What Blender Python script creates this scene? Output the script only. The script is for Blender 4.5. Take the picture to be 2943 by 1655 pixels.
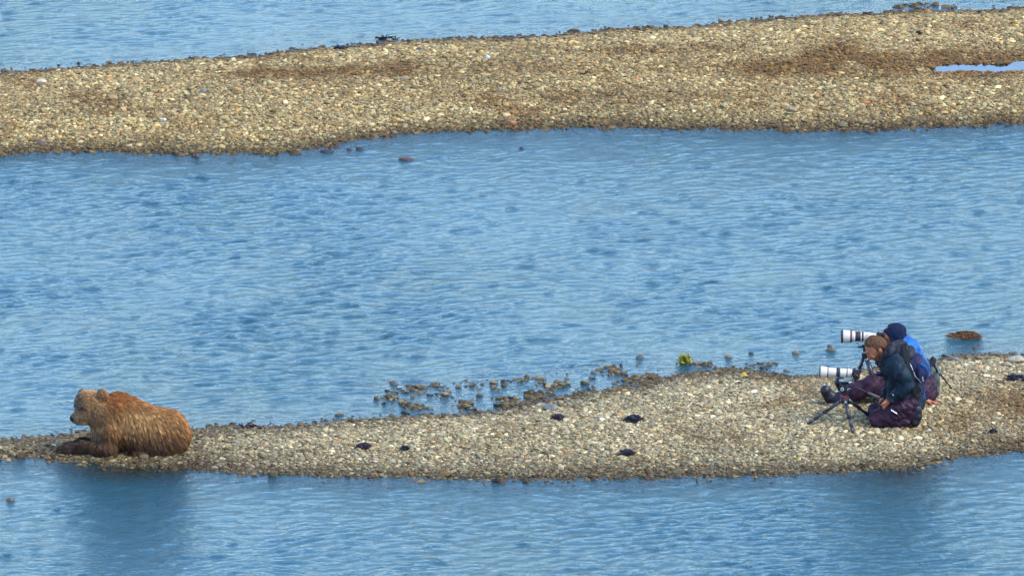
import bpy, bmesh, math, random
import numpy as np
from mathutils import Vector, Matrix, Euler

SC = bpy.context.scene
for _o in list(bpy.data.objects):
    bpy.data.objects.remove(_o)
RNG = np.random.default_rng(7)
random.seed(7)

# ------------------------------------------------------------------ camera
H_CAM, PITCH, FPX = 23.5, math.radians(14.13), 27200.0
cam_d = bpy.data.cameras.new('camera')
cam = bpy.data.objects.new('camera', cam_d)
SC.collection.objects.link(cam)
cam.location = (0, 0, H_CAM)
cam.rotation_euler = (math.radians(90) - PITCH, 0, 0)
cam_d.sensor_width = 36
cam_d.lens = 36 * FPX / 2943
cam_d.clip_start = 0.5
cam_d.clip_end = 5000
SC.camera = cam

# ------------------------------------------------------------------ sky, sun, exposure
SUN_EL, SUN_AZ = math.radians(52), math.radians(115)   # azimuth from +Y clockwise
w = bpy.data.worlds.new("World"); SC.world = w; w.use_nodes = True
nt = w.node_tree; nt.nodes.clear()
out = nt.nodes.new('ShaderNodeOutputWorld'); bg = nt.nodes.new('ShaderNodeBackground')
sky = nt.nodes.new('ShaderNodeTexSky'); sky.sky_type = 'NISHITA'; sky.sun_disc = False
sky.sun_elevation = SUN_EL; sky.sun_rotation = SUN_AZ
sky.air_density = 0.8; sky.dust_density = 1.0; sky.ozone_density = 3.0
bg.inputs['Strength'].default_value = 0.15
nt.links.new(sky.outputs[0], bg.inputs[0]); nt.links.new(bg.outputs[0], out.inputs[0])
sl = bpy.data.lights.new('sun', 'SUN'); sun = bpy.data.objects.new('sun', sl)
SC.collection.objects.link(sun)
sl.energy = 1.0; sl.angle = math.radians(25); sl.color = (1.0, 0.90, 0.74)
_sd = Vector((math.sin(SUN_AZ) * math.cos(SUN_EL), math.cos(SUN_AZ) * math.cos(SUN_EL), math.sin(SUN_EL)))
sun.rotation_euler = _sd.to_track_quat('Z', 'Y').to_euler()
sun.location = _sd * 50
SC.view_settings.view_transform = 'Standard'; SC.view_settings.look = 'None'
SC.view_settings.exposure = 1.95; SC.view_settings.gamma = 1.0
SC.view_settings.use_curve_mapping = False
SC.render.engine = 'CYCLES'
SC.cycles.max_bounces = 6; SC.cycles.transparent_max_bounces = 6

# ------------------------------------------------------------------ helpers
CX, CY = 1471.5, 827.5
CP, SP = math.cos(PITCH), math.sin(PITCH)
K = 2943 / 2576.0                       # overview coordinates -> photo pixels

def ray(px, py):
    u = np.asarray(px, float) - CX; v = np.asarray(py, float) - CY
    return u, FPX * CP - v * SP, -FPX * SP - v * CP

def on_y(px, py, Y):
    dx, dy, dz = ray(px, py); t = Y / dy
    return Vector((float(dx * t), float(Y), float(H_CAM + dz * t)))

def on_z(px, py, z=0.0):
    dx, dy, dz = ray(px, py); t = (z - H_CAM) / dz
    return np.array([dx * t, dy * t, z + 0 * dx * t]).T

def to_px(x, y, z):
    zc = np.asarray(z) - H_CAM
    f = y * CP - zc * SP; v = y * SP + zc * CP
    return CX + FPX * x / f, CY - FPX * v / f

def _hash(ix, iy, iz, seed):
    n = (ix * 374761393 + iy * 668265263 + iz * 2147483647 + seed * 1274126177) & 0xFFFFFFFF
    n = ((n ^ (n >> 13)) * 1274126177) & 0xFFFFFFFF
    n = ((n ^ (n >> 16)) * 2246822519) & 0xFFFFFFFF
    return ((n ^ (n >> 15)) & 0xFFFFFF) / float(0x1000000) * 2 - 1

def noise(x, y, z=0.0, seed=0):
    x, y, z = np.broadcast_arrays(np.asarray(x, float), np.asarray(y, float), np.asarray(z, float))
    fx, fy, fz = np.floor(x), np.floor(y), np.floor(z)
    ix, iy, iz = fx.astype(np.int64), fy.astype(np.int64), fz.astype(np.int64)
    x, y, z = x - fx, y - fy, z - fz
    sx, sy, sz = (a * a * a * (a * (a * 6 - 15) + 10) for a in (x, y, z))
    flat = not np.any(sz)
    r = 0
    for a in (0, 1):
        wx = sx if a else 1 - sx
        for b in (0, 1):
            wy = sy if b else 1 - sy
            for c in ((0,) if flat else (0, 1)):
                wz = sz if c else 1 - sz
                r = r + wx * wy * wz * _hash(ix + a, iy + b, iz + c, seed)
    return r

def fbm(x, y, z=0.0, o=3, seed=0, g=0.5):
    r = 0; a = 1.0; s = 0
    for i in range(o):
        r = r + a * noise(np.asarray(x) * 2 ** i + 13.7 * i, np.asarray(y) * 2 ** i - 7.3 * i, np.asarray(z) * 2 ** i, seed + i)
        s += a; a *= g
    return r / s

def smooth(a, b, x):
    t = np.clip((x - a) / (b - a), 0, 1)
    return t * t * (3 - 2 * t)

def mesh_np(name, V, F, smooth_=True):
    """F: (n,3) or (n,4) int array"""
    V = np.asarray(V, np.float32); F = np.asarray(F, np.int32)
    me = bpy.data.meshes.new(name); n, k = F.shape
    me.vertices.add(len(V)); me.vertices.foreach_set('co', V.ravel())
    me.loops.add(n * k); me.loops.foreach_set('vertex_index', F.ravel())
    me.polygons.add(n); me.polygons.foreach_set('loop_start', np.arange(0, n * k, k, dtype=np.int32))
    me.update(calc_edges=True)
    if smooth_:
        me.polygons.foreach_set('use_smooth', np.ones(n, bool))
    me.validate(); return me

def link(name, me, mat=None, parent=None):
    o = bpy.data.objects.new(name, me)
    SC.collection.objects.link(o)
    if mat is not None:
        if isinstance(mat, (list, tuple)):
            for m in mat: me.materials.append(m)
        elif not me.materials: me.materials.append(mat)
    if parent is not None:
        o.parent = parent
        o.matrix_parent_inverse = Matrix.Translation(-parent.location)
    return o

def tag(o, label=None, cat=None, group=None, kind=None):
    if label: o['label'] = label
    if cat: o['category'] = cat
    if group: o['group'] = group
    if kind: o['kind'] = kind
    return o

def thing(name, loc, label, cat, group=None):
    o = bpy.data.objects.new(name, None); SC.collection.objects.link(o)
    o.location = loc; o.empty_display_size = 0.1
    return tag(o, label, cat, group)

# ---- materials
def new_mat(name):
    m = bpy.data.materials.new(name); m.use_nodes = True
    nt = m.node_tree; b = nt.nodes['Principled BSDF']
    return m, nt, b

def N(nt, typ, **kw):
    n = nt.nodes.new(typ)
    for k_, v in kw.items():
        if k_ in n.inputs: n.inputs[k_].default_value = v
        else: setattr(n, k_, v)
    return n

def cloth(name, col, col2=None, scale=30, rough=0.75, bump=0.3, spec=0.3, dist=0.004, metal=0.0):
    m, nt, b = new_mat(name)
    tc = N(nt, 'ShaderNodeTexCoord'); nz = N(nt, 'ShaderNodeTexNoise', Scale=scale, Detail=5.0)
    nt.links.new(tc.outputs['Object'], nz.inputs['Vector'])
    r = N(nt, 'ShaderNodeValToRGB')
    r.color_ramp.elements[0].position = 0.35; r.color_ramp.elements[1].position = 0.65
    c2 = col2 or tuple(min(1, c * 1.5 + 0.004) for c in col)
    r.color_ramp.elements[0].color = (*col, 1); r.color_ramp.elements[1].color = (*c2, 1)
    nt.links.new(nz.outputs['Fac'], r.inputs[0]); nt.links.new(r.outputs[0], b.inputs['Base Color'])
    bp = N(nt, 'ShaderNodeBump', Strength=bump, Distance=dist)
    nt.links.new(nz.outputs['Fac'], bp.inputs['Height']); nt.links.new(bp.outputs[0], b.inputs['Normal'])
    b.inputs['Roughness'].default_value = rough; b.inputs['Specular IOR Level'].default_value = spec
    b.inputs['Metallic'].default_value = metal
    return m


# lone rocks: overview x, y, width, height ratio, base colour, in water?, label
TAN, BRN, DRK, PAL_, RED_, OLV, GRY, WHT, ORG, BLK = ((.20, .15, .08), (.10, .065, .035), (.022, .018, .018), (.26, .24, .17), (.07, .028, .018),
    (.10, .085, .04), (.11, .115, .11), (.42, .42, .38), (.24, .10, .028), (.006, .006, .012))
ROCKS = [
 (1286, 312, 25, .62, ORG, 0, 'rounded orange boulder at the lower edge of the far bar, its foot in the water'),
 (1022, 401, 30, .30, RED_, 1, 'flat red brown rock breaking the water below the far bar'),
 (905, 375, 17, .42, DRK, 1, 'dark humped rock, rightmost of the cluster off the far bar\'s lower edge'),
 (880, 377, 12, .55, RED_, 1, 'small pointed dark red rock in the cluster off the far bar'),
 (821, 382, 28, .26, DRK, 1, 'long low dark rock at the left end of the cluster off the far bar'),
 (845, 371, 20, .22, RED_, 1, 'thin reddish slab in the water just above the long low dark rock'),
 (992, 335, 17, .7, BRN, 0, 'dark brown block at the far bar\'s waterline, left of the orange boulder'),
 (495, 395, 14, .6, RED_, 1, 'round dark red rock alone in the water under the far bar'),
 (186, 386, 11, .6, RED_, 1, 'small round dark rock in the water near the far bar\'s left end'),
 (1446, 77, 20, .34, OLV, 1, 'olive rock standing in the water above the far bar'),
 (1312, 373, 13, .4, DRK, 1, 'small black rock awash below the orange boulder'),
 (1608, 898, 19, .55, BRN, 1, 'brown peaked rock in the channel left of the green weed'),
 (1833, 897, 18, .5, TAN, 1, 'tan rock in the shallows right of the green weed'),
 (2091, 881, 21, .45, OLV, 1, 'yellow olive rock in the water left of the farther lens'),
 (2086, 870, 11, .45, RED_, 1, 'small dark red rock just behind the yellow olive one'),
 (2001, 887, 15, .5, TAN, 1, 'tan block in the water left of the yellow olive rock'),
 (1890, 889, 11, .5, DRK, 1, 'little dark rock between two tan rocks in the shallows'),
 (930, 1202, 12, .7, DRK, 0, 'black upright stone just off the near bar\'s lower edge'),
 (26, 1257, 22, .34, OLV, 1, 'low dark rock awash in the bottom left water'),
 (991, 967, 15, .4, BRN, 1, 'flat brown rock alone in the channel left of the drowned gravel'),
 (1120, 993, 15, .7, TAN, 1, 'tan cube shaped rock among small dark stones in the shallows'),
 (1241, 962, 16, .5, TAN, 1, 'yellowish rock at the top left of the drowned gravel'),
 (1384, 1026, 32, .55, GRY, 0, 'big pale grey rock in the drowned gravel, middle of the near bar'),
 (1362, 1018, 24, .3, PAL_, 0, 'pale flat slab leaning on the big grey rock'),
 (1500, 958, 34, .26, TAN, 0, 'long flat tan slab in the drowned gravel'),
 (2558, 906, 40, .55, PAL_, 0, 'large pale rock at the right end of the near bar'),
 (2530, 918, 24, .5, TAN, 0, 'yellowish rock next to the large pale one at the right edge'),
 (2400, 905, 22, .6, GRY, 0, 'grey rock at the near bar\'s top edge right of the backpacks'),
 (2333, 32, 16, .8, ORG, 0, 'orange upright rock on the top edge of the far bar'),
 (2337, 1082, 10, .6, WHT, 0, 'small white stone right of the kneeling person\'s boots'),
 (2265, 1101, 14, .4, WHT, 0, 'white flat stone in front of the kneeling person'),
 (452, 1166, 13, .8, TAN, 0, 'tan triangular stone at the water under the bear\'s rump'),
 (105, 205, 24, .35, WHT, 0, 'whitish slab on the far bar\'s left part'),
 (393, 242, 19, .6, ORG, 0, 'pale orange rock in the left part of the far bar'),
 (510, 231, 20, .5, GRY, 0, 'grey purple rock right of the pale orange one on the far bar'),
 (411, 302, 16, .5, WHT, 0, 'bluish white stone in the lower left of the far bar'),
 (234, 325, 14, .5, DRK, 0, 'dark grey block in the lower left of the far bar'),
 (105, 364, 26, .5, BRN, 0, 'brown block near the waterline at the far bar\'s left end'),
 (2175, 259, 24, .5, ORG, 0, 'orange brown wedge of rock on the right half of the far bar'),
 (1990, 277, 28, .5, TAN, 0, 'broad tan rock on the lower right of the far bar'),
 (2120, 318, 27, .5, OLV, 0, 'dark mossy rock at the far bar\'s lower edge, right side'),
 (1225, 146, 14, .8, WHT, 0, 'round blue white stone in the upper middle of the far bar'),
 (1041, 221, 18, .6, BRN, 0, 'rounded brown rock in the middle of the far bar'),
 (1016, 200, 24, .4, TAN, 0, 'light tan rock just above the rounded brown one'),
 (1028, 281, 18, .5, TAN, 0, 'tan upright rock below the rounded brown one on the far bar'),
 (1250, 229, 22, .3, BRN, 0, 'long dark stone lying right of centre on the far bar'),
 (866, 122, 24, .6, BLK, 0, 'black rock on the far bar\'s top edge'),
 (1052, 126, 19, .4, (.02, .025, .05), 0, 'blue black stone near the far bar\'s top edge'),
]
WET_ROCKS = [(r[0], r[1], r[2]) for r in ROCKS if r[5]] + [(2428, 846, 40), (1722, 908, 34), (2385, 846, 30), (2465, 846, 30)]

# ------------------------------------------------------------------ terrain of the river bed and the two bars
def edge(pts):
    a = np.array(pts, float) * K
    g = on_z(a[:, 0], a[:, 1], 0.0)
    o = np.argsort(g[:, 0])
    return g[o, 0], g[o, 1]

E_FT = edge([(-700, 232), (0, 187), (140, 178), (300, 168), (450, 155), (580, 148), (720, 131), (850, 123), (1000, 110), (1200, 100),
             (1400, 91), (1500, 82), (1740, 72), (1850, 57), (1990, 48), (2150, 40), (2330, 33), (2576, 27), (3300, 5)])
E_FB = edge([(-700, 420), (0, 386), (150, 378), (300, 379), (480, 384), (700, 384), (790, 374), (880, 352), (1000, 336), (1110, 328),
             (1280, 322), (1450, 316), (1700, 320), (1900, 322), (2100, 325), (2200, 322), (2350, 318), (2450, 312), (2576, 307), (3300, 285)])
E_NT = edge([(-700, 1122), (-200, 1116), (0, 1117), (60, 1110), (150, 1100), (250, 1088), (400, 1086), (480, 1084), (560, 1076), (700, 1077), (800, 1069),
             (900, 1060), (1000, 1051), (1080, 1043), (1200, 1040), (1290, 1028), (1380, 1012), (1500, 992), (1600, 972), (1700, 950),
             (1800, 940), (1850, 937), (2000, 946), (2060, 947), (2200, 928), (2340, 912), (2400, 900), (2480, 894), (2576, 892), (3300, 880)])
E_NB = edge([(-700, 1150), (-200, 1150), (0, 1151), (60, 1146), (140, 1152), (200, 1165), (330, 1175), (480, 1177), (560, 1182), (700, 1185), (850, 1192),
             (1000, 1198), (1200, 1200), (1400, 1200), (1600, 1197), (1750, 1191), (1900, 1190), (2050, 1187), (2200, 1178), (2300, 1170),
             (2400, 1150), (2500, 1140), (2576, 1130), (3300, 1080)])

def dists(x, y):
    n1 = 0.10 * fbm(x * 1.3, y * 1.3, 3.3, 3, 5) + 0.06 * fbm(x * 5, y * 3, 9.1, 2, 6)
    dF = np.minimum(y - np.interp(x, *E_FB), np.interp(x, *E_FT) - y) + n1
    dN = np.minimum(y - np.interp(x, *E_NB), np.interp(x, *E_NT) - y) + n1 * 0.8
    return dN, dF

PUDDLE_Z = 0.128
MOUNDS = []

def bump_mask(x, y, px, py, sx, sy, z=0.0):
    c = on_z(px * K, py * K, z)
    rx = sx * K / FPX * math.hypot(c[1], H_CAM)
    ry = abs(on_z(px * K, (py - sy) * K, z)[1] - c[1])
    return np.exp(-((x - c[0]) / rx) ** 2 - ((y - c[1]) / ry) ** 2)

def prof(d, A, L):
    return np.where(d > 0, A * (1 - np.exp(-np.maximum(d, 0) / L)), np.maximum(d * 0.11, -0.45))

def terrain(x, y):
    dN, dF = dists(x, y)
    hN = prof(dN, 0.055 + 0.055 * smooth(-3.6, -1.0, x), 0.9) ; hF = prof(dF, 0.17, 1.3)
    pn = fbm(x * 4.2, y * 3.8, 1.7, 4, 21, 0.75)
    # half drowned gravel off the near bar
    m = np.minimum(1, 1.3 * bump_mask(x, y, 1430, 990, 330, 52) + 0.9 * bump_mask(x, y, 1150, 1008, 200, 46)
                   + 0.9 * bump_mask(x, y, 1850, 922, 300, 24) + 0.5 * bump_mask(x, y, 1060, 990, 200, 34) + 1.0 * bump_mask(x, y, 1640, 950, 230, 34) + 0.6 * bump_mask(x, y, 2300, 890, 230, 16) + .5 * bump_mask(x, y, 900, 1050, 250, 14))
    hN = np.maximum(hN, -0.45 * smooth(.10, .0, m) - 0.085 * (1 - m) - 0.019 + 0.070 * pn)
    # islets behind the far bar, top right
    m2 = np.minimum(1, bump_mask(x, y, 2420, 17, 200, 12) + bump_mask(x, y, 1950, 46, 130, 7) + bump_mask(x, y, 2120, 36, 70, 6))
    hF = np.maximum(hF, -0.45 + 0.44 * smooth(0, 0.5, m2) + 0.065 * fbm(x * 1.6, y * 1.1, 4.4, 4, 31, 0.6) - 0.012)
    # submerged shelf by the bear and by the men (bottom seen through the dark reflections)
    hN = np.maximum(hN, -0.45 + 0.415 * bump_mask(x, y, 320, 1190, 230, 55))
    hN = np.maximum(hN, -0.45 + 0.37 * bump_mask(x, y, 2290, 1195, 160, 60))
    h = np.maximum(hN, hF)
    # puddle in the far bar (its own water level)
    pm = puddle_mask(x, y)
    gate_ = smooth(0.01, 0.15, pm)
    pm = pm + gate_ * (0.36 * fbm(x * 3.5, y * 2.2, 2.2, 3, 41) + 0.10 * fbm(x * 14, y * 12, 2.2, 2, 42))
    flat = gate_ * smooth(0.02, 0.2, pm)
    h = h * (1 - flat) + flat * (PUDDLE_Z + 0.012) - 0.040 * smooth(0.25, 0.55, pm)
    # shoals that carry the lone rocks standing in the river
    for mx_, my_, mr_, mh_ in MOUNDS:
        h = np.maximum(h, -0.45 + (0.45 + mh_) * np.exp(-((x - mx_) ** 2 + (y - my_) ** 2) / mr_ ** 2))
    land = smooth(-0.1, 0.05, h)
    h = h + (0.004 + 0.008 * land) * fbm(x * 1.8, y * 1.8, 0.4, 3, 51) + 0.006 * fbm(x * 9, y * 9, 0.4, 2, 61)
    return h

def puddle_mask(x, y):
    return np.maximum(bump_mask(x, y, 2490, 173, 140, 11, PUDDLE_Z), bump_mask(x, y, 2640, 168, 120, 17, PUDDLE_Z)) + 0.5 * bump_mask(x, y, 2345, 177, 25, 3, PUDDLE_Z)

def brown(x, y):
    """patches of brown silt between the stones"""
    Z = 0.15
    n_ = fbm(x * 1.5, y * 1.1, 7.7, 4, 71, .6)
    b = 1.5 * bump_mask(x, y, 2150, 165, 420, 26, Z) + 1.1 * bump_mask(x, y, 2480, 150, 250, 34, Z) + 1.0 * bump_mask(x, y, 1080, 165, 260, 22, Z) + .8 * bump_mask(x, y, 2560, 1010, 110, 50, .1)
    b = b + 0.8 * bump_mask(x, y, 780, 185, 240, 20, Z) + 0.7 * bump_mask(x, y, 1650, 120, 400, 16, Z) + 0.5 * bump_mask(x, y, 1500, 230, 500, 16, Z)
    return np.clip(b * (0.85 + 1.2 * n_) + 0.7 * smooth(.12, .6, fbm(x * 1.1, y * .8, 1.1, 4, 72, .6)), 0, 1)

def axis(a, b, step, far, grow=1.35):
    c = list(np.arange(a, b + step * .5, step)); s = step; v = c[-1]; hi = []
    while v < far[1]:
        s *= grow; v += s; hi.append(v)
    s = step; v = c[0]; lo = []
    while v > far[0]:
        s *= grow; v -= s; lo.append(v)
    return np.array(lo[::-1] + c + hi)

def grid_faces(nx, ny):
    i = np.arange(nx - 1)[:, None] * ny + np.arange(ny - 1)[None, :]
    return np.stack([i, i + ny, i + ny + 1, i + 1], -1).reshape(-1, 4)
# ================================================================== SETTING
# ---- river bed and bars
def rock_place(px, py):
    g = on_z(px * K, py * K, 0.0); return float(g[0]), float(g[1])
for _x, _y, _w in WET_ROCKS:
    g = rock_place(_x, _y); MOUNDS.append((g[0], g[1], .22, -0.05 if _w < 18 else -0.06))
def bed_material():
    m, nt, b = new_mat('silt and small gravel')
    g = N(nt, 'ShaderNodeNewGeometry')
    at = N(nt, 'ShaderNodeAttribute', attribute_name='tone')
    vo = N(nt, 'ShaderNodeTexVoronoi', Scale=55.0); vo.inputs['Randomness'].default_value = 1.0
    nz = N(nt, 'ShaderNodeTexNoise', Scale=130.0, Detail=3.0)
    for n in (vo, nz): nt.links.new(g.outputs['Position'], n.inputs['Vector'])
    hs = N(nt, 'ShaderNodeSeparateColor'); nt.links.new(vo.outputs['Color'], hs.inputs[0])
    r = N(nt, 'ShaderNodeValToRGB')
    e = r.color_ramp.elements
    e[0].color = (0.035, 0.026, 0.014, 1); e[1].color = (0.18, 0.15, 0.10, 1); e[1].position = 0.95
    x = e.new(0.45); x.color = (0.08, 0.06, 0.032, 1)
    nt.links.new(hs.outputs[0], r.inputs[0])
    mx = N(nt, 'ShaderNodeMix', data_type='RGBA', blend_type='MULTIPLY'); mx.inputs[0].default_value = 1.0
    nt.links.new(r.outputs[0], mx.inputs[6]); nt.links.new(at.outputs['Color'], mx.inputs[7])
    nt.links.new(mx.outputs[2], b.inputs['Base Color'])
    bp = N(nt, 'ShaderNodeBump', Strength=0.8, Distance=0.01)
    iv = N(nt, 'ShaderNodeMath', operation='MULTIPLY'); iv.inputs[1].default_value = -1
    nt.links.new(vo.outputs['Distance'], iv.inputs[0])
    nt.links.new(iv.outputs[0], bp.inputs['Height']); nt.links.new(bp.outputs[0], b.inputs['Normal'])
    b.inputs['Roughness'].default_value = 0.8
    return m
MAT_BED = bed_material()

def sheet(name, xs, ys, f, mat):
    X, Y = np.meshgrid(xs, ys, indexing='ij')
    Z = f(X, Y)
    me = mesh_np(name, np.stack([X, Y, Z], -1).reshape(-1, 3), grid_faces(len(xs), len(ys)))
    wet = 1 - smooth(-0.005, 0.03, Z); br = brown(X, Y)
    base = np.stack([np.ones_like(X), np.ones_like(X), np.ones_like(X)], -1)
    base = base * (1 - br[..., None]) + br[..., None] * np.array([1.3, 0.85, 0.42])
    base = base * (1 - 0.5 * wet[..., None])
    a = me.color_attributes.new('tone', 'FLOAT_COLOR', 'POINT')
    col = np.concatenate([base, np.ones_like(X)[..., None]], -1).astype(np.float32)
    a.data.foreach_set('color', col.ravel())
    return link(name, me, mat)

def f_bed(x, y):
    return np.full_like(x, -0.60)
bed = sheet('riverbed', axis(-8, 8, 1.0, (-1500, 1500)), axis(76, 116, 1.0, (-300, 3000)), f_bed, MAT_BED)
tag(bed, kind='structure')
def cut(h, x, y, y0, y1):
    # the bar's skirt dives under the flat river bed
    m = smooth(7.5, 8.5, np.abs(x)) + smooth(y0 + .6, y0, y) + smooth(y1 - .6, y1, y)
    return h - 0.7 * np.clip(m, 0, 1) * (h < 0) - 0.25 * smooth(-0.40, -0.45, h)
xs = np.arange(-9, 9.01, 0.05)
near_bar = sheet('near_gravel_bar', xs, np.arange(82, 93.4, 0.05), lambda x, y: cut(terrain(x, y), x, y, 82, 93.4), MAT_BED)
far_bar = sheet('far_gravel_bar', xs, np.arange(95.5, 113.0, 0.06), lambda x, y: cut(terrain(x, y), x, y, 95.5, 113.0), MAT_BED)
tag(near_bar, 'low gravel bar crossing the river below the two photographers and the bear', None, None, 'structure')
tag(far_bar, 'wide tan gravel bar across the upper part of the river', None, None, 'structure')

# ---- water
def wave(x, y):
    dN, dF = dists(x, y)
    d = np.minimum(-dN, -dF)
    h = terrain(x, y)
    amp = smooth(-0.1, 1.8, d)
    # stronger riffles in midstream and in the foreground current
    patch = 0.55 + 0.75 * smooth(-.35, .45, fbm(x * 0.35, y * 0.16, 5.5, 3, 81))
    riff = 1.1 * bump_mask(x, y, 350, 510, 600, 80) + 0.5 * bump_mask(x, y, 800, 800, 700, 160) + .3 * bump_mask(x, y, 1300, 1330, 1800, 90)
    amp = amp * (patch + riff) * (1 - 0.45 * smooth(101.5, 104, y))
    amp = 0.42 + amp * .75
    amp = amp * smooth(0.01, -0.05, h) + 0.05
    u = x * 0.97 + y * 0.22; v = -x * 0.22 + y * 0.97
    wx = 0.35 * fbm(x * .8, y * .8, 1.5, 2, 91)
    z = 0
    rs = np.random.default_rng(3)
    for i in range(30):
        lam = 0.10 * (1.048 ** i) * (1 + .1 * rs.standard_normal())
        th = rs.normal(math.radians(97), math.radians(42))
        k_ = 2 * math.pi / lam
        a = 0.0023 * lam ** 1.0
        z = z + a * np.sin(k_ * (x * math.cos(th) + y * math.sin(th) + wx) + rs.uniform(0, 6.28))
    z = z * (0.55 + 0.8 * smooth(-.4, .5, fbm(x * 1.1, y * .6, 8.8, 2, 94)))
    dash = 0
    # short steep wavelets that lean towards the camera's bank, in scattered patches
    for lam, ang, A, gu, gv, thr, sd in ((.46, .16, .0120, 3.8, 2.4, .44, 201), (.33, -.10, .0095, 4.4, 4.2, .42, 202), (.38, .30, .0105, 4.0, 3.2, .42, 203),
                                         (.26, .10, .0050, 6.0, 6.5, .34, 204), (.29, .22, .0055, 5.6, 6.5, .34, 205)):
        uu = x * math.cos(ang) + y * math.sin(ang); vv = -x * math.sin(ang) + y * math.cos(ang)
        ph = vv / lam + 0.9 * fbm(uu * 1.5, vv * 0.9, 1.1, 2, sd)
        p = ph - np.floor(ph)
        gate = smooth(thr, thr + .28, fbm(uu * gu, np.floor(ph) * 7.31 + 0 * vv, 3.3, 2, sd + 10) * 1.15)
        dash = dash + 0.55 * A * gate * smooth(0, .10, p) * (1 - p) ** 2 * 1.4
    return z * amp + dash * np.minimum(amp, 1.25)
WX = axis(-6.5, 6.5, 0.042, (-1500, 1500), 1.4); WY = axis(82.0, 109.0, 0.032, (-300, 3000), 1.4)
def water_material():
    m, nt, b = new_mat('river water')
    nt.nodes.remove(b)
    o = nt.nodes['Material Output']
    g = N(nt, 'ShaderNodeNewGeometry')
    at = N(nt, 'ShaderNodeAttribute', attribute_name='water')    # R: murk over the bed, G: chop
    sp = N(nt, 'ShaderNodeSeparateColor'); nt.links.new(at.outputs['Color'], sp.inputs[0])
    mp = N(nt, 'ShaderNodeMapping'); mp.inputs['Scale'].default_value = (1.0, 1.35, 1); mp.inputs['Rotation'].default_value = (0, 0, .2)
    nt.links.new(g.outputs['Position'], mp.inputs['Vector'])
    n1 = N(nt, 'ShaderNodeTexNoise', Scale=16.0, Detail=4.0, Roughness=0.62, Distortion=0.5)
    n2 = N(nt, 'ShaderNodeTexNoise', Scale=55.0, Detail=3.0, Roughness=0.6)
    for n in (n1, n2): nt.links.new(mp.outputs[0], n.inputs['Vector'])
    s1 = N(nt, 'ShaderNodeMath', operation='MULTIPLY'); s1.inputs[1].default_value = 0.024
    nt.links.new(n1.outputs['Fac'], s1.inputs[0])
    s2 = N(nt, 'ShaderNodeMath', operation='MULTIPLY'); s2.inputs[1].default_value = 0.0085
    nt.links.new(n2.outputs['Fac'], s2.inputs[0])
    ad = N(nt, 'ShaderNodeMath', operation='ADD'); nt.links.new(s1.outputs[0], ad.inputs[0]); nt.links.new(s2.outputs[0], ad.inputs[1])
    # thin wavelet crests: slanting streaks with a sharp edge
    mp2 = N(nt, 'ShaderNodeMapping'); mp2.inputs['Scale'].default_value = (1.0, 1.5, 1); mp2.inputs['Rotation'].default_value = (0, 0, -.22)
    nt.links.new(g.outputs['Position'], mp2.inputs['Vector'])
    n3 = N(nt, 'ShaderNodeTexNoise', Scale=7.5, Detail=2.5, Roughness=0.6, Distortion=1.1); nt.links.new(mp2.outputs[0], n3.inputs['Vector'])
    r3 = N(nt, 'ShaderNodeMapRange', interpolation_type='SMOOTHSTEP'); r3.inputs['From Min'].default_value = .60; r3.inputs['From Max'].default_value = .635
    r3.inputs['To Min'].default_value = 0; r3.inputs['To Max'].default_value = .016; nt.links.new(n3.outputs['Fac'], r3.inputs[0])
    ad2 = N(nt, 'ShaderNodeMath', operation='ADD'); nt.links.new(ad.outputs[0], ad2.inputs[0]); nt.links.new(r3.outputs[0], ad2.inputs[1]); ad = ad2
    ch = N(nt, 'ShaderNodeMath', operation='MULTIPLY'); nt.links.new(ad.outputs[0], ch.inputs[0]); nt.links.new(sp.outputs[1], ch.inputs[1])
    bp = N(nt, 'ShaderNodeBump', Strength=1.0, Distance=1.0); nt.links.new(ch.outputs[0], bp.inputs['Height'])
    fr = N(nt, 'ShaderNodeFresnel', IOR=1.34); nt.links.new(bp.outputs[0], fr.inputs['Normal'])
    gl = N(nt, 'ShaderNodeBsdfGlossy', Roughness=0.14); gl.inputs['Color'].default_value = (0.86, 0.97, 1, 1)
    nt.links.new(bp.outputs[0], gl.inputs['Normal'])
    df = N(nt, 'ShaderNodeBsdfDiffuse'); df.inputs['Color'].default_value = (0.007, 0.050, 0.069, 1)
    nt.links.new(bp.outputs[0], df.inputs['Normal'])
    tr = N(nt, 'ShaderNodeBsdfTransparent'); tr.inputs['Color'].default_value = (0.62, 0.66, 0.62, 1)
    body = N(nt, 'ShaderNodeMixShader'); nt.links.new(sp.outputs[0], body.inputs[0])
    nt.links.new(tr.outputs[0], body.inputs[1]); nt.links.new(df.outputs[0], body.inputs[2])
    mx = N(nt, 'ShaderNodeMixShader'); nt.links.new(fr.outputs[0], mx.inputs[0])
    nt.links.new(body.outputs[0], mx.inputs[1]); nt.links.new(gl.outputs[0], mx.inputs[2])
    nt.links.new(mx.outputs[0], o.inputs['Surface'])
    return m
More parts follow.
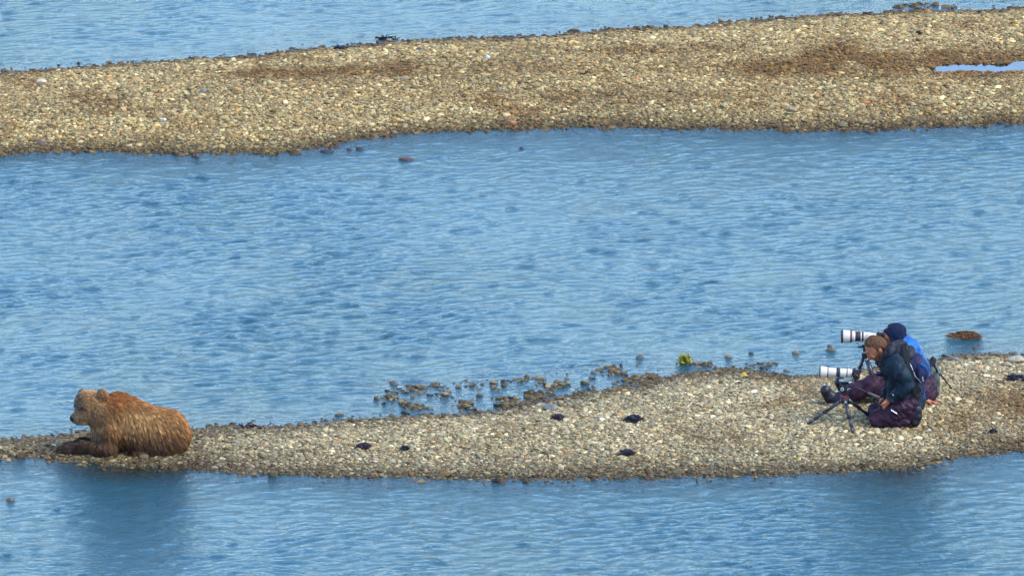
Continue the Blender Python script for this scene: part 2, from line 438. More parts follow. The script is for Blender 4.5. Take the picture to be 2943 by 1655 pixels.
def build_water():
    X, Y = np.meshgrid(WX, WY, indexing='ij')
    near = (np.abs(X) < 9) & (Y > 80) & (Y < 113)
    Z = np.zeros_like(X); Z[near] = wave(X[near], Y[near])
    T = np.full_like(X, -0.6); T[near] = terrain(X[near], Y[near])
    me = mesh_np('water', np.stack([X, Y, Z], -1).reshape(-1, 3), grid_faces(len(WX), len(WY)))
    murk = 0.60 + 0.40 * smooth(-0.01, -0.09, T)
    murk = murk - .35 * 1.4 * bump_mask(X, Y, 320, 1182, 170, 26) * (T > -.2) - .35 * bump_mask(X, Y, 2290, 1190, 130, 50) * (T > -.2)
    dN, dF = dists(X, Y)
    chop = smooth(0.015, -0.06, T) * (0.66 + 0.35 * fbm(X * .6, Y * .3, 2.2, 3, 96)) + 0.22
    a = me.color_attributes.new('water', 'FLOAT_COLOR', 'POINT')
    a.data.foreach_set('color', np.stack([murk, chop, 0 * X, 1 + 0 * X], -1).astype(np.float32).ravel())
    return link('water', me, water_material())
tag(build_water(), kind='structure')
def build_puddle():
    c = on_z(2500 * K, 171 * K, PUDDLE_Z)
    xs_, ys_ = np.arange(c[0] - 1.0, c[0] + 2.0, .04), np.arange(c[1] - .65, c[1] + .75, .04)
    X, Y = np.meshgrid(xs_, ys_, indexing='ij')
    Z = np.full_like(X, PUDDLE_Z)
    F0 = grid_faces(len(xs_), len(ys_)); low = (terrain(X, Y) < PUDDLE_Z + .02) & (puddle_mask(X, Y) > .08)
    me = mesh_np('puddle', np.stack([X, Y, Z], -1).reshape(-1, 3), F0[low.ravel()[F0].all(1)])
    a = me.color_attributes.new('water', 'FLOAT_COLOR', 'POINT')
    a.data.foreach_set('color', np.stack([.3 + 0 * X, .02 + 0 * X, 0 * X, 1 + 0 * X], -1).astype(np.float32).ravel())
    m = bpy.data.materials['river water'].copy(); m.name = 'puddle water'
    for n in m.node_tree.nodes:
        if n.type == 'FRESNEL': n.inputs['IOR'].default_value = 1.55
        if n.type == 'BSDF_GLOSSY': n.inputs['Color'].default_value = (1, 1, 1, 1); n.inputs['Roughness'].default_value = .03
    o = link('puddle', me, m)
    tag(o, 'bright shallow puddle reflecting the sky among the stones of the far bar', kind='structure')
build_puddle()

# ---- stones: shared shapes
def stone_shape(seed, flat, n=22, ang=0.0):
    r = np.random.default_rng(seed)
    p = r.standard_normal((n, 3)); p /= np.linalg.norm(p, axis=1)[:, None]
    e = 0.75 if ang else 1.0
    p = np.sign(p) * np.abs(p) ** e
    p *= (1 + 0.16 * r.standard_normal((n, 1)))
    p *= np.array([1.0, 0.72 + .2 * r.random(), flat])
    bm = bmesh.new()
    for q in p: bm.verts.new(q)
    res = bmesh.ops.convex_hull(bm, input=bm.verts)
    bmesh.ops.delete(bm, geom=[v for v in bm.verts if not v.link_faces], context='VERTS')
    for f in bm.faces: f.smooth = not ang
    me = bpy.data.meshes.new('stone'); bm.to_mesh(me); bm.free()
    return me

def stone_material(name, src):
    m, nt, b = new_mat(name)
    # gravel carries a colour per stone; a single stone has its own object colour
    oi = N(nt, 'ShaderNodeObjectInfo'); ia = N(nt, 'ShaderNodeAttribute', attribute_name='col', attribute_type='INSTANCER')
    ln = N(nt, 'ShaderNodeVectorMath', operation='LENGTH'); nt.links.new(ia.outputs['Vector'], ln.inputs[0])
    gt = N(nt, 'ShaderNodeMath', operation='GREATER_THAN'); gt.inputs[1].default_value = 0.001; nt.links.new(ln.outputs['Value'], gt.inputs[0])
    cm = N(nt, 'ShaderNodeMix', data_type='RGBA'); nt.links.new(gt.outputs[0], cm.inputs[0])
    nt.links.new(oi.outputs['Color'], cm.inputs[6]); nt.links.new(ia.outputs['Color'], cm.inputs[7]); colo = cm.outputs[2]
    tc = N(nt, 'ShaderNodeTexCoord'); g = N(nt, 'ShaderNodeNewGeometry')
    nz = N(nt, 'ShaderNodeTexNoise', Scale=70.0, Detail=4.0, Roughness=.6)
    nt.links.new(g.outputs['Position'], nz.inputs['Vector'])
    mr = N(nt, 'ShaderNodeMapRange'); mr.inputs['From Min'].default_value = .25; mr.inputs['From Max'].default_value = .75
    mr.inputs['To Min'].default_value = .62; mr.inputs['To Max'].default_value = 1.3
    nt.links.new(nz.outputs['Fac'], mr.inputs[0])
    mx = N(nt, 'ShaderNodeVectorMath', operation='SCALE')
    nt.links.new(colo, mx.inputs[0]); nt.links.new(mr.outputs[0], mx.inputs['Scale'])
    nt.links.new(mx.outputs[0], b.inputs['Base Color'])
    bp = N(nt, 'ShaderNodeBump', Strength=0.35, Distance=0.006)
    nt.links.new(nz.outputs['Fac'], bp.inputs['Height']); nt.links.new(bp.outputs[0], b.inputs['Normal'])
    b.inputs['Roughness'].default_value = 0.7; b.inputs['Specular IOR Level'].default_value = 0.2
    return m
MAT_STONE = stone_material('river stone', ''); MAT_GRAVEL = MAT_STONE
SHAPES = [stone_shape(i, [.42, .5, .36, .6, .3, .45, .55, .38][i % 8], 24, 0.0 if i % 3 else 1.0) for i in range(12)]
for me in SHAPES: me.materials.append(MAT_STONE)

PAL = np.array([[.50, .44, .32], [.40, .35, .25], [.33, .28, .19], [.56, .52, .41], [.44, .43, .36], [.30, .29, .25], [.36, .26, .16],
                [.64, .61, .52], [.24, .19, .13], [.47, .35, .19], [.37, .39, .34], [.52, .47, .38], [.28, .27, .28], [.43, .28, .18]])
PW_N = np.array([13, 11, 8, 13, 12, 8, 5, 9, 5, 3, 8, 12, 4, 2.], float); PW_F = np.array([15, 13, 11, 10, 7, 5, 9, 5, 6, 6, 5, 9, 2, 4.], float)

def stone_colour(x, y, z, pw, r, n):
    i = r.choice(len(PAL), n, p=pw / pw.sum()); c = PAL[i] * np.array([.58, .53, .365] if pw is PW_N else [.59, .505, .29]) * np.exp(0.34 * r.standard_normal((n, 1)))
    br = brown(x, y)[:, None]
    c = c * (1 - br) + br * (c * .36 + .014) * np.array([1.08, .78, .40])
    lum = 1 + 0.26 * fbm(x * .9, y * .7, 6.6, 3, 73)[:, None]
    wet = (1 - smooth(0.008, 0.062, z + 0.012 * r.standard_normal(n)))[:, None]
    ws = (1 - smooth(-0.005, 0.030, z + 0.010 * r.standard_normal(n)))[:, None]
    c = c * lum * (1 - 0.45 * wet) * (1 - ws * np.array([.50, .56, .62]))
    return np.clip(c, 0.01, 0.8)

def gravel(bar, y0, y1, dens, pw, seed, smin, n_big):
    r = np.random.default_rng(seed)
    n = int(15.5 * (y1 - y0) * dens)
    x = r.uniform(-7.4, 7.4, n); y = r.uniform(y0, y1, n)
    # keep to the strip the bars occupy before the costly height lookup
    z = terrain(x, y)
    p = smooth(-0.16, -0.02, z) * .9 + .1 * smooth(-.3, -.1, z)
    # bare silt shows where the ground is brown
    p = p * (1 - 0.35 * brown(x, y))
    k = (r.random(n) < p) & (z > -0.22); x, y, z = x[k], y[k], z[k]; n = len(x)
    s = np.exp(r.normal(math.log(smin * .88), 0.48, n)); s = np.clip(s, smin * .4, smin * 3.2)
    s = s * np.where((z < 0.01) & (r.random(n) < .12), 1.3, 1.0)
    # the biggest go out as single stones
    px, py = to_px(x, y, z)
    inview = (px > 10) & (px < 2933) & (py > 5) & (py < 1650) & (z > -0.01)
    order = np.argsort(-(s * inview)); big = order[:n_big]
    rot = np.stack([r.normal(0, .16, n), r.normal(0, .16, n), r.uniform(0, 6.283, n)], -1)
    scl = np.stack([s, s * r.uniform(.75, 1.1, n), s * r.uniform(.5, 1.15, n)], -1)
    col = stone_colour(x, y, z, pw, r, n)
    zz = z + s * 0.20 * r.uniform(.4, 1.2, n)
    # some stones in the shallows are just tall enough to break the surface
    up = (z < -.002) & (z > -.022) & (r.random(n) < .004)
    scl[up, 2] = (.006 - z[up]) / .55; scl[up, :2] = np.maximum(scl[up, :2], .024); zz[up] = z[up] + (.006 - z[up]) * .5
    keep = np.ones(n, bool); keep[big] = False
    for i in big:
        o = bpy.data.objects.new('stone', SHAPES[i % len(SHAPES)]); SC.collection.objects.link(o)
        o.location = (x[i], y[i], zz[i]); o.rotation_euler = rot[i]; o.scale = scl[i] * 1.12; o.color = (*col[i], 1)
        o.parent = bar
    me = bpy.data.meshes.new('gravel'); nk = int(keep.sum())
    me.vertices.add(nk); me.vertices.foreach_set('co', np.stack([x, y, zz], -1)[keep].astype(np.float32).ravel())
    for nm, v in (('rot', rot), ('scl', scl)):
        a = me.attributes.new(nm, 'FLOAT_VECTOR', 'POINT'); a.data.foreach_set('vector', v[keep].astype(np.float32).ravel())
    a = me.attributes.new('col', 'FLOAT_COLOR', 'POINT')
    a.data.foreach_set('color', np.concatenate([col, np.ones((n, 1))], 1)[keep].astype(np.float32).ravel())
    a = me.attributes.new('pick', 'INT', 'POINT'); a.data.foreach_set('value', r.integers(0, 12, nk).astype(np.int32))
    o = link('gravel', me, MAT_GRAVEL, bar); o['kind'] = 'stuff'
    o.modifiers.new('gravel', 'NODES').node_group = GN_GRAVEL
    print('gravel', nk, 'big min', s[big].min())
    return o

def gravel_nodes():
    ng = bpy.data.node_groups.new('gravel', 'GeometryNodeTree')
    ng.interface.new_socket('Geometry', in_out='INPUT', socket_type='NodeSocketGeometry')
    ng.interface.new_socket('Geometry', in_out='OUTPUT', socket_type='NodeSocketGeometry')
    gi = ng.nodes.new('NodeGroupInput'); go = ng.nodes.new('NodeGroupOutput')
    iop = ng.nodes.new('GeometryNodeInstanceOnPoints'); jn = ng.nodes.new('GeometryNodeJoinGeometry')
    for o in SEED_STONES:
        oi = ng.nodes.new('GeometryNodeObjectInfo'); oi.inputs['Object'].default_value = o
        oi.inputs['As Instance'].default_value = True; oi.transform_space = 'ORIGINAL'
        ng.links.new(oi.outputs['Geometry'], jn.inputs[0])
    ng.links.new(gi.outputs[0], iop.inputs['Points']); ng.links.new(jn.outputs[0], iop.inputs['Instance'])
    iop.inputs['Pick Instance'].default_value = True
    for nm, dt, sk in (('rot', 'FLOAT_VECTOR', 'Rotation'), ('scl', 'FLOAT_VECTOR', 'Scale'), ('pick', 'INT', 'Instance Index')):
        a = ng.nodes.new('GeometryNodeInputNamedAttribute'); a.data_type = dt; a.inputs['Name'].default_value = nm
        ng.links.new([q for q in a.outputs if q.enabled][0], iop.inputs[sk])
    ng.links.new(iop.outputs[0], go.inputs[0])
    return ng
# twelve stones that lie in the near bar also lend their shapes to the loose gravel
SEED_STONES = []
_r = np.random.default_rng(99)
for i, me in enumerate(SHAPES):
    gx, gy, _ = on_z((600 + 150 * i) * K * .9, (1165 - 4 * (i % 4)) * K, 0.05)
    o = bpy.data.objects.new('stone', me); SC.collection.objects.link(o); o.parent = near_bar
    o.location = (gx, gy, float(terrain(np.array(gx), np.array(gy))) + .004); s = .03
    o.scale = (s, s, s); o.color = (*(PAL[i] * .45), 1); SEED_STONES.append(o)
GN_GRAVEL = gravel_nodes()
GRAVEL_DENS = 3800
gravel(near_bar, 83.6, 93.2, GRAVEL_DENS * 1.15, PW_N, 11, 0.0122, 288)
gravel(far_bar, 96.5, 111.5, GRAVEL_DENS * .95, PW_F, 12, 0.0138, 300)
# ================================================================== smooth solids (signed distance fields meshed with surface nets)
class Solid:
    def __init__(self, h=0.008):
        self.h = h; self.p = []
    def cap(self, a, b, ra, rb=None, k=0.02, sub=False):
        a = np.array(a, float); b = np.array(b, float); rb = ra if rb is None else rb
        lo = np.minimum(a - ra, b - rb); hi = np.maximum(a + ra, b + rb)
        ab = b - a; L = max(ab @ ab, 1e-12)
        def f(P):
            q = P - a; t = np.clip((q @ ab) / L, 0, 1)
            return np.linalg.norm(q - t[..., None] * ab, axis=-1) - (ra + (rb - ra) * t)
        self.p.append((lo, hi, f, k, sub)); return self
    def chain(self, pts, rad, k=0.02):
        for i in range(len(pts) - 1): self.cap(pts[i], pts[i + 1], rad[i], rad[i + 1], k)
        return self
    def ell(self, c, r, rot=(0, 0, 0), k=0.02, sub=False, box=0):
        c = np.array(c, float); r = np.array(r, float); M = np.array(Euler(rot).to_matrix())
        R_ = np.max(r) * (1.0 if not box else 1.8)
        def f(P):
            q = (P - c) @ M
            if box:
                e = 5.0
                g = (np.abs(q / r) ** e).sum(-1) ** (1 / e)
                return (g - 1) * r.min()
            k0 = np.linalg.norm(q / r, axis=-1); k1 = np.linalg.norm(q / (r * r), axis=-1)
            return k0 * (k0 - 1) / np.maximum(k1, 1e-9)
        self.p.append((c - R_, c + R_, f, k, sub)); return self
    def grid(self):
        h = self.h
        lo = np.min([p[0] for p in self.p if not p[4]], 0) - 4 * h; hi = np.max([p[1] for p in self.p if not p[4]], 0) + 4 * h
        n = np.ceil((hi - lo) / h).astype(int) + 1
        D = np.full(n, 1.0, np.float64)
        ax = [lo[i] + h * np.arange(n[i]) for i in range(3)]
        for (a, b, f, k, sub) in self.p:
            m = k + 3 * h
            s = [slice(max(0, int((a[i] - m - lo[i]) / h)), min(n[i], int((b[i] + m - lo[i]) / h) + 2)) for i in range(3)]
            if any(q.stop <= q.start for q in s): continue
            G = np.stack(np.meshgrid(*[ax[i][s[i]] for i in range(3)], indexing='ij'), -1)
            d = f(G); o = D[tuple(s)]
            if sub:
                hh = np.clip(0.5 - 0.5 * (o + d) / k, 0, 1)
                D[tuple(s)] = o + (-d - o) * hh + k * hh * (1 - hh)
            else:
                hh = np.clip(0.5 + 0.5 * (o - d) / k, 0, 1)
                D[tuple(s)] = o * (1 - hh) + d * hh - k * hh * (1 - hh)
        self.D, self.lo, self.n = D, lo, n
        return D
    def verts(self):
        D = self.grid(); h = self.h; n = self.n
        ins = D < 0; cs = tuple(i - 1 for i in n)
        cnt = np.zeros(cs, np.int8); acc = np.zeros(cs + (3,))
        cor = [(i, j, k) for i in (0, 1) for j in (0, 1) for k in (0, 1)]
        def S(c): return tuple(slice(c[i], c[i] + cs[i]) for i in range(3))
        for a in cor:
            for ax_ in range(3):
                if a[ax_] == 1: continue
                b = list(a); b[ax_] = 1
                da, db = D[S(a)], D[S(b)]
                x = (da < 0) != (db < 0)
                if not x.any(): continue
                t = np.where(x, da / np.where(x, da - db, 1), 0)
                for q in range(3):
                    acc[..., q] += np.where(x, (t if q == ax_ else a[q]), 0)
                cnt += x
        m = cnt > 0; idx = np.full(cs, -1, np.int64); idx[m] = np.arange(m.sum())
        I = np.argwhere(m)
        V = self.lo + h * (I + acc[m] / cnt[m][:, None])
        F = []
        for ax_ in range(3):
            u, v = (ax_ + 1) % 3, (ax_ + 2) % 3
            sl0 = [slice(1, cs[i]) for i in range(3)]; sl0[ax_] = slice(0, cs[ax_])
            sl1 = list(sl0); sl1[ax_] = slice(1, cs[ax_] + 1)
            A = ins[tuple(sl0)]; B = ins[tuple(sl1)]
            for flip, M in ((False, A & ~B), (True, ~A & B)):
                E = np.argwhere(M)
                if len(E) == 0: continue
                off = np.array([1, 1, 1]); off[ax_] = 0; E = E + off
                def at(du, dv):
                    c = E.copy(); c[:, u] -= du; c[:, v] -= dv
                    return idx[c[:, 0], c[:, 1], c[:, 2]]
                q = np.stack([at(0, 0), at(1, 0), at(1, 1), at(0, 1)], 1)
                F.append(q[:, ::-1] if flip else q)
        F = np.concatenate(F)
        F = F[:, :] if len(F) else F
        return V, F
    def build(self, name, mat, parent=None, wrinkle=None, smooth_n=2):
        V, F = self.verts()
        for _ in range(smooth_n):
            acc = np.zeros_like(V); c = np.zeros(len(V))
            for a, b in ((0, 1), (1, 2), (2, 3), (3, 0)):
                np.add.at(acc, F[:, a], V[F[:, b]]); np.add.at(c, F[:, a], 1)
                np.add.at(acc, F[:, b], V[F[:, a]]); np.add.at(c, F[:, b], 1)
            V = V * .5 + .5 * acc / np.maximum(c, 1)[:, None]
        if wrinkle is not None:
            nrm = np.cross(V[F[:, 2]] - V[F[:, 0]], V[F[:, 3]] - V[F[:, 1]]); vn = np.zeros_like(V)
            for i in range(4): np.add.at(vn, F[:, i], nrm)
            vn /= np.maximum(np.linalg.norm(vn, axis=1), 1e-12)[:, None]
            V = V + vn * wrinkle(V)[:, None]
        self.V, self.F = V, F
        return link(name, mesh_np(name, V, F), mat, parent)
    def sample(self, P):
        q = (np.asarray(P) - self.lo) / self.h; i = np.clip(np.round(q).astype(int), 0, np.array(self.n) - 1)
        return self.D[i[..., 0], i[..., 1], i[..., 2]]
    def hit(self, px, py):
        """where the photo's line of sight through (px, py) first meets this solid"""
        d = Vector([float(q) for q in ray(px, py)]).normalized(); o = Vector((0, 0, H_CAM))
        t0 = (self.lo[1] - .05) / d.y
        for t in np.arange(t0, t0 + 2.5, 0.002):
            p = o + d * t
            if np.all(np.array(p) > self.lo) and np.all(np.array(p) < self.lo + (self.n - 1) * self.h) and self.sample(np.array(p)) < 0:
                return p
        return None

# ---- small hard-surface helpers
def frame(d):
    d = Vector(d).normalized(); u = Vector((0, 0, 1)) if abs(d.z) < .9 else Vector((1, 0, 0))
    s = d.cross(u).normalized(); return s, s.cross(d).normalized(), d

def lathe(name, a, b, prof_, mat, parent, seg=24, cap=True):
    """prof_: (t along a->b, radius)"""
    a, b = Vector(a), Vector(b); s, u, d = frame(b - a); L = (b - a).length
    V, F = [], []
    for t, r in prof_:
        for i in range(seg):
            an = 2 * math.pi * i / seg
            V.append(a + d * (L * t) + (s * math.cos(an) + u * math.sin(an)) * r)
    for j in range(len(prof_) - 1):
        for i in range(seg):
            k = (i + 1) % seg; F.append((j * seg + i, j * seg + k, (j + 1) * seg + k, (j + 1) * seg + i))
    if cap:
        F.append(tuple(range(seg))[::-1]); F.append(tuple((len(prof_) - 1) * seg + i for i in range(seg)))
    me = bpy.data.meshes.new(name); me.from_pydata([tuple(v) for v in V], [], F); me.update()
    for p in me.polygons: p.use_smooth = len(p.vertices) == 4
    o = link(name, me, mat, parent)
    bv = o.modifiers.new('es', 'EDGE_SPLIT'); bv.split_angle = math.radians(40)
    return o

def tube(name, pts, rad, mat, parent, seg=8):
    pts = [Vector(p) for p in pts]; n = len(pts)
    rad = rad if isinstance(rad, (list, tuple)) else [rad] * n
    V, F = [], []
    s0 = None
    for i, p in enumerate(pts):
        d = (pts[min(i + 1, n - 1)] - pts[max(i - 1, 0)]).normalized()
        if s0 is None: s0 = frame(d)[0]
        s = (s0 - d * s0.dot(d)).normalized(); u = s.cross(d); s0 = s
        for k in range(seg):
            an = 2 * math.pi * k / seg; V.append(tuple(p + (s * math.cos(an) + u * math.sin(an)) * rad[i]))
    for j in range(n - 1):
        for i in range(seg):
            k = (i + 1) % seg; F.append((j * seg + i, j * seg + k, (j + 1) * seg + k, (j + 1) * seg + i))
    F.append(tuple(range(seg))[::-1]); F.append(tuple((n - 1) * seg + i for i in range(seg)))
    me = bpy.data.meshes.new(name); me.from_pydata(V, [], F); me.update()
    for p in me.polygons: p.use_smooth = len(p.vertices) == 4
    return link(name, me, mat, parent)

def block(name, c, size, rot, mat, parent, bev=0.004):
    bm = bmesh.new(); bmesh.ops.create_cube(bm, size=1)
    for v in bm.verts: v.co = Vector((v.co.x * size[0], v.co.y * size[1], v.co.z * size[2]))
    bmesh.ops.bevel(bm, geom=bm.edges[:], offset=bev, segments=2, affect='EDGES')
    M = Matrix.Translation(Vector(c)) @ Euler(rot).to_matrix().to_4x4()
    bm.transform(M)
    me = bpy.data.meshes.new(name); bm.to_mesh(me); bm.free()
    return link(name, me, mat, parent)

def ribbon(name, pts, width, thick, side, mat, parent):
    """flat strap along pts; side gives the width direction at each point"""
    pts = [Vector(p) for p in pts]; V, F = [], []
    for i, p in enumerate(pts):
        d = (pts[min(i + 1, len(pts) - 1)] - pts[max(i - 1, 0)]).normalized()
        s = Vector(side); s = (s - d * s.dot(d)).normalized(); n_ = s.cross(d)
        for a, b in ((-1, -1), (1, -1), (1, 1), (-1, 1)): V.append(tuple(p + s * width * .5 * a + n_ * thick * .5 * b))
    for j in range(len(pts) - 1):
        for i in range(4):
            k = (i + 1) % 4; F.append((j * 4 + i, j * 4 + k, j * 4 + 4 + k, j * 4 + 4 + i))
    F += [(3, 2, 1, 0), tuple(len(pts) * 4 - 4 + i for i in range(4))]
    me = bpy.data.meshes.new(name); me.from_pydata(V, [], F); me.update()
    return link(name, me, mat, parent)

def th(x, y): return float(terrain(np.array([x], float), np.array([y], float))[0])
def ground_at(px, py):
    z = 0.05
    for _ in range(6):
        x, y, _z = on_z(px, py, z); z = th(x, y)
    return Vector((float(x), float(y), z))
# ================================================================== THE BEAR
def bear():
    g = ground_at(120 + 1300 / 5.152, 1080 + 1190 / 5.152); YB = g.y + 0.02; GZ = g.z
    base = thing('brown_bear', (g.x, YB + .15, GZ), 'brown bear lying on the gravel spit, forelegs stretched out, looking left', 'bear')
    def P(x, y, d=0.0): return on_y(120 + x / 5.152, 1080 + y / 5.152, YB + d)
    # d = 0 is the near flank's plane; the spine lies at about d = 0.17
    C = 0.17
    s = Solid(0.011)
    s.ell(P(1080, 720, C), (.205, .165, .245), k=.05)
    s.ell(P(1180, 440, C), (.12, .09, .09), k=.08)
    s.ell(P(1330, 520, C), (.13, .11, .10), k=.08)
    s.ell(P(1490, 760, C), (.25, .185, .215), k=.08)
    s.ell(P(1830, 835, C), (.195, .185, .215), k=.08)
    s.ell(P(1960, 900, C), (.115, .15, .18), k=.06)
    s.ell(P(1560, 960, C), (.26, .15, .12), k=.06)
    s.ell(P(1780, 985, C - .10), (.165, .085, .125), k=.05)                      # near thigh
    s.ell(P(1780, 985, C + .12), (.165, .085, .125), k=.05)
    s.chain([P(1600, 1120, C - .13), P(1420, 1140, C - .14), P(1300, 1150, C - .14)], [.045, .035, .03], k=.03)   # near hind paw
    s.cap(P(1050, 520, C), P(800, 480, C - .02), .155, .135, k=.06)               # neck
    s.ell(P(735, 430, C - .03), (.135, .118, .140), k=.05)                       # skull
    s.ell(P(628, 400, C - .04), (.092, .098, .112), k=.04)                        # brow
    s.ell(P(770, 590, C - .05), (.095, .10, .085), k=.04)                        # cheeks
    s.cap(P(620, 545, C - .08), P(492, 620, C - .13), .074, .045, k=.035)        # muzzle
    s.cap(P(640, 640, C - .08), P(530, 690, C - .12), .045, .024, k=.02)         # lower jaw
    s.ell(P(592, 240, C + .05), (.030, .022, .036), k=.02)                      # far ear
    s.ell(P(880, 262, C - .11), (.040, .026, .044), k=.02)                       # near ear
    s.cap(P(940, 640, C), P(905, 1000, C - .06), .135, .10, k=.06)                 # chest
    s.chain([P(1000, 820, C - .13), P(960, 1050, C - .15), P(860, 1085, C - .16)], [.095, .075, .07], k=.05)
    s.chain([P(880, 1075, C - .15), P(620, 1050, C - .12), P(420, 1075, C - .10), P(310, 1100, C - .09)], [.07, .05, .042, .04], k=.03)
    s.chain([P(1000, 860, C + .14), P(930, 1050, C + .16), P(640, 1010, C + .12), P(400, 1050, C + .10)], [.09, .065, .048, .04], k=.04)
    s.ell(P(2120, 860, C), (.03, .05, .06), k=.04)
    skin, nt, b = new_mat('bear under-fur'); b.inputs['Base Color'].default_value = (0.035, 0.018, 0.009, 1); b.inputs['Roughness'].default_value = .9
    body = s.build('body', skin, base)
    # face details on the surface
    dark, nt, b = new_mat('bear nose'); b.inputs['Base Color'].default_value = (0.006, 0.005, 0.006, 1); b.inputs['Roughness'].default_value = .5; b.inputs['Specular IOR Level'].default_value = .2
    def Q(x, y): return 120 + x / 5.152, 1080 + y / 5.152
    EYES = []
    n = Solid(.004); np_ = P(447, 628, C - .155)
    n.ell(np_, (.024, .028, .019), rot=(0, .5, .5), k=.01).ell(np_ + Vector((.012, .0, -.014)), (.018, .02, .016), k=.012)
    n.build('nose', dark, base)
    for (x, y, nm) in ((600, 474, 'eye'), (484, 447, 'eye')):
        h = s.hit(*Q(x, y))
        if h is None: h = P(x + 14, y, C - .06)
        EYES.append(h); e = Solid(.003); e.ell(h + Vector((-.003, -.009, 0)), (.016, .012, .012), k=.004); e.build(nm, dark, base)
    # claws
    claw = cloth('claw horn', (.08, .06, .04), rough=.5)
    for pw, dd in ((P(315, 1110, C - .09), 1), (P(400, 1060, C + .10), 1)):
        for i in range(5):
            a = pw + Vector((-.030, (i - 2) * .016, -.004)); tube('claw', [a, a + Vector((-.02, 0, -.006)), a + Vector((-.032, 0, -.02))], [.005, .004, .001], claw, base, 6)
    # ---- fur: combed strands, clumped
    V, F = s.V, s.F
    r = np.random.default_rng(5)
    A = V[F[:, 0]]; B = V[F[:, 1]]; Cc = V[F[:, 2]]; Dd = V[F[:, 3]]
    nrm = np.cross(Cc - A, Dd - B); ar = np.linalg.norm(nrm, axis=1); 
    vn = np.zeros_like(V)
    for i in range(4): np.add.at(vn, F[:, i], nrm)
    vn /= np.maximum(np.linalg.norm(vn, axis=1), 1e-12)[:, None]
    cen = (A + Cc) * .5
    wgt = ar * np.where(nrm[:, 1] < .2 * ar, 1.0, .45)
    u0, v0 = to_px(cen[:, 0], cen[:, 1], cen[:, 2])
    cx, cy = (u0 - 120) * 5.152, (v0 - 1080) * 5.152
    headw = smooth(950, 800, cx) * smooth(860, 760, cy)
    wgt = wgt * (1 + 1.6 * headw)
    def pick(n_):
        f = r.choice(len(F), n_, p=wgt / wgt.sum()); a, b_ = r.random(n_), r.random(n_)
        w4 = np.stack([(1 - a) * (1 - b_), a * (1 - b_), a * b_, (1 - a) * b_], 1)
        p = (V[F[f]] * w4[..., None]).sum(1); n2 = (vn[F[f]] * w4[..., None]).sum(1)
        return p, n2 / np.linalg.norm(n2, axis=1)[:, None]
    def attrs(p, n_):
        u, v = to_px(p[:, 0], p[:, 1], p[:, 2]); x, y = (u - 120) * 5.152, (v - 1080) * 5.152
        head = smooth(960, 820, x) * smooth(880, 760, y)
        muz = smooth(620, 520, x) * smooth(900, 780, y)
        leg = np.maximum(smooth(860, 700, x) * smooth(880, 960, y) * .8, smooth(980, 1130, y) * .8)
        hump = np.exp(-((x - 1120) / 210) ** 2 - ((y - 330) / 130) ** 2)
        L = .050 * (1 - head) * (1 - .45 * leg) + head * .030 * (1 - muz) + muz * .012 + .03 * smooth(900, 1100, y) * (1 - head) * (x > 900)
        L = L * (1 - .5 * head * smooth(330, 260, y))
        # comb: back along the body, down the flank
        g_ = np.zeros_like(p); g_[:, 2] = -1.0 - .0006 * (y - 700) * 0; g_[:, 0] = .35 + .5 * smooth(650, 350, y) * (x > 1000)
        g_[:, 0] += .55 * smooth(1700, 2100, x); g_[:, 1] = 0
        hd = head[:, None]
        g_ = g_ * (1 - hd) + hd * np.array([.85, .25, -.45])
        lg = (smooth(860, 700, x) * smooth(880, 960, y))[:, None]
        g_ = g_ * (1 - lg) + lg * np.array([-.8, 0, -.35])
        hp = hump[:, None] * .8; g_ = g_ * (1 - hp) + hp * np.array([.9, .0, .45])
        g_ += .35 * np.stack([fbm(p[:, 0] * 9, p[:, 1] * 9, p[:, 2] * 9, 2, 301 + i) for i in range(3)], -1)
        t = g_ - n_ * (g_ * n_).sum(1)[:, None]; t /= np.maximum(np.linalg.norm(t, axis=1), .15)[:, None]
        return x, y, head, muz, leg, hump, L, t
    nc = 9000; cp, cn = pick(nc); cA = attrs(cp, cn)
    ns = 190000; sp, sn = pick(ns)
    for ec in EYES:
        far_ = np.linalg.norm(sp - np.array(ec), axis=1) > .017; sp, sn = sp[far_], sn[far_]
    ns = len(sp); x, y, head, muz, leg, hump, L, t = attrs(sp, sn)
    from mathutils.kdtree import KDTree
    kd = KDTree(nc)
    for i, q in enumerate(cp): kd.insert(Vector(q), i)
    kd.balance()
    own = np.array([kd.find(Vector(q))[1] for q in sp])
    ctone = np.exp(.34 * r.standard_normal(nc)); clen = np.exp(.18 * r.standard_normal(nc))
    L = L * clen[own] * np.exp(.12 * r.standard_normal(ns))
    lift = (.42 - .15 * head + .20 * hump)[:, None]
    dirc = cA[7][own] + cn[own] * (.5)
    tip_c = cp[own] + (cA[7][own] * 1.0 + cn[own] * .42) * L[:, None]
    d0 = t * .75 + sn * lift; d0 /= np.linalg.norm(d0, axis=1)[:, None]
    tip_s = sp + (t + sn * lift * .7) * L[:, None]
    cl = (.40 * (1 - head) + .35 * head)[:, None]
    tip = tip_s * (1 - cl) + tip_c * cl
    ks = 5; pts = np.zeros((ns, ks, 3))
    for k in range(ks):
        f = k / (ks - 1)
        mid = sp + d0 * L[:, None] * f
        pts[:, k] = mid * (1 - f ** 1.3) + (sp * (1 - f) + tip * f) * f ** 1.3
        pts[:, k, 2] -= .10 * L * f * f
    pts[:, :, 2] = np.maximum(pts[:, :, 2], GZ - .02)
    # coat colours: dark legs and belly, golden flank, red-orange hump, grey-brown face
    col = np.tile(np.array([.23, .105, .032]), (ns, 1))
    def mixc(col, w_, c): w_ = np.clip(w_, 0, 1)[:, None]; return col * (1 - w_) + w_ * np.array(c)
    col = mixc(col, np.exp(-((x - 1500) / 420) ** 2 - ((y - 620) / 190) ** 2) * .9, (.42, .235, .085))
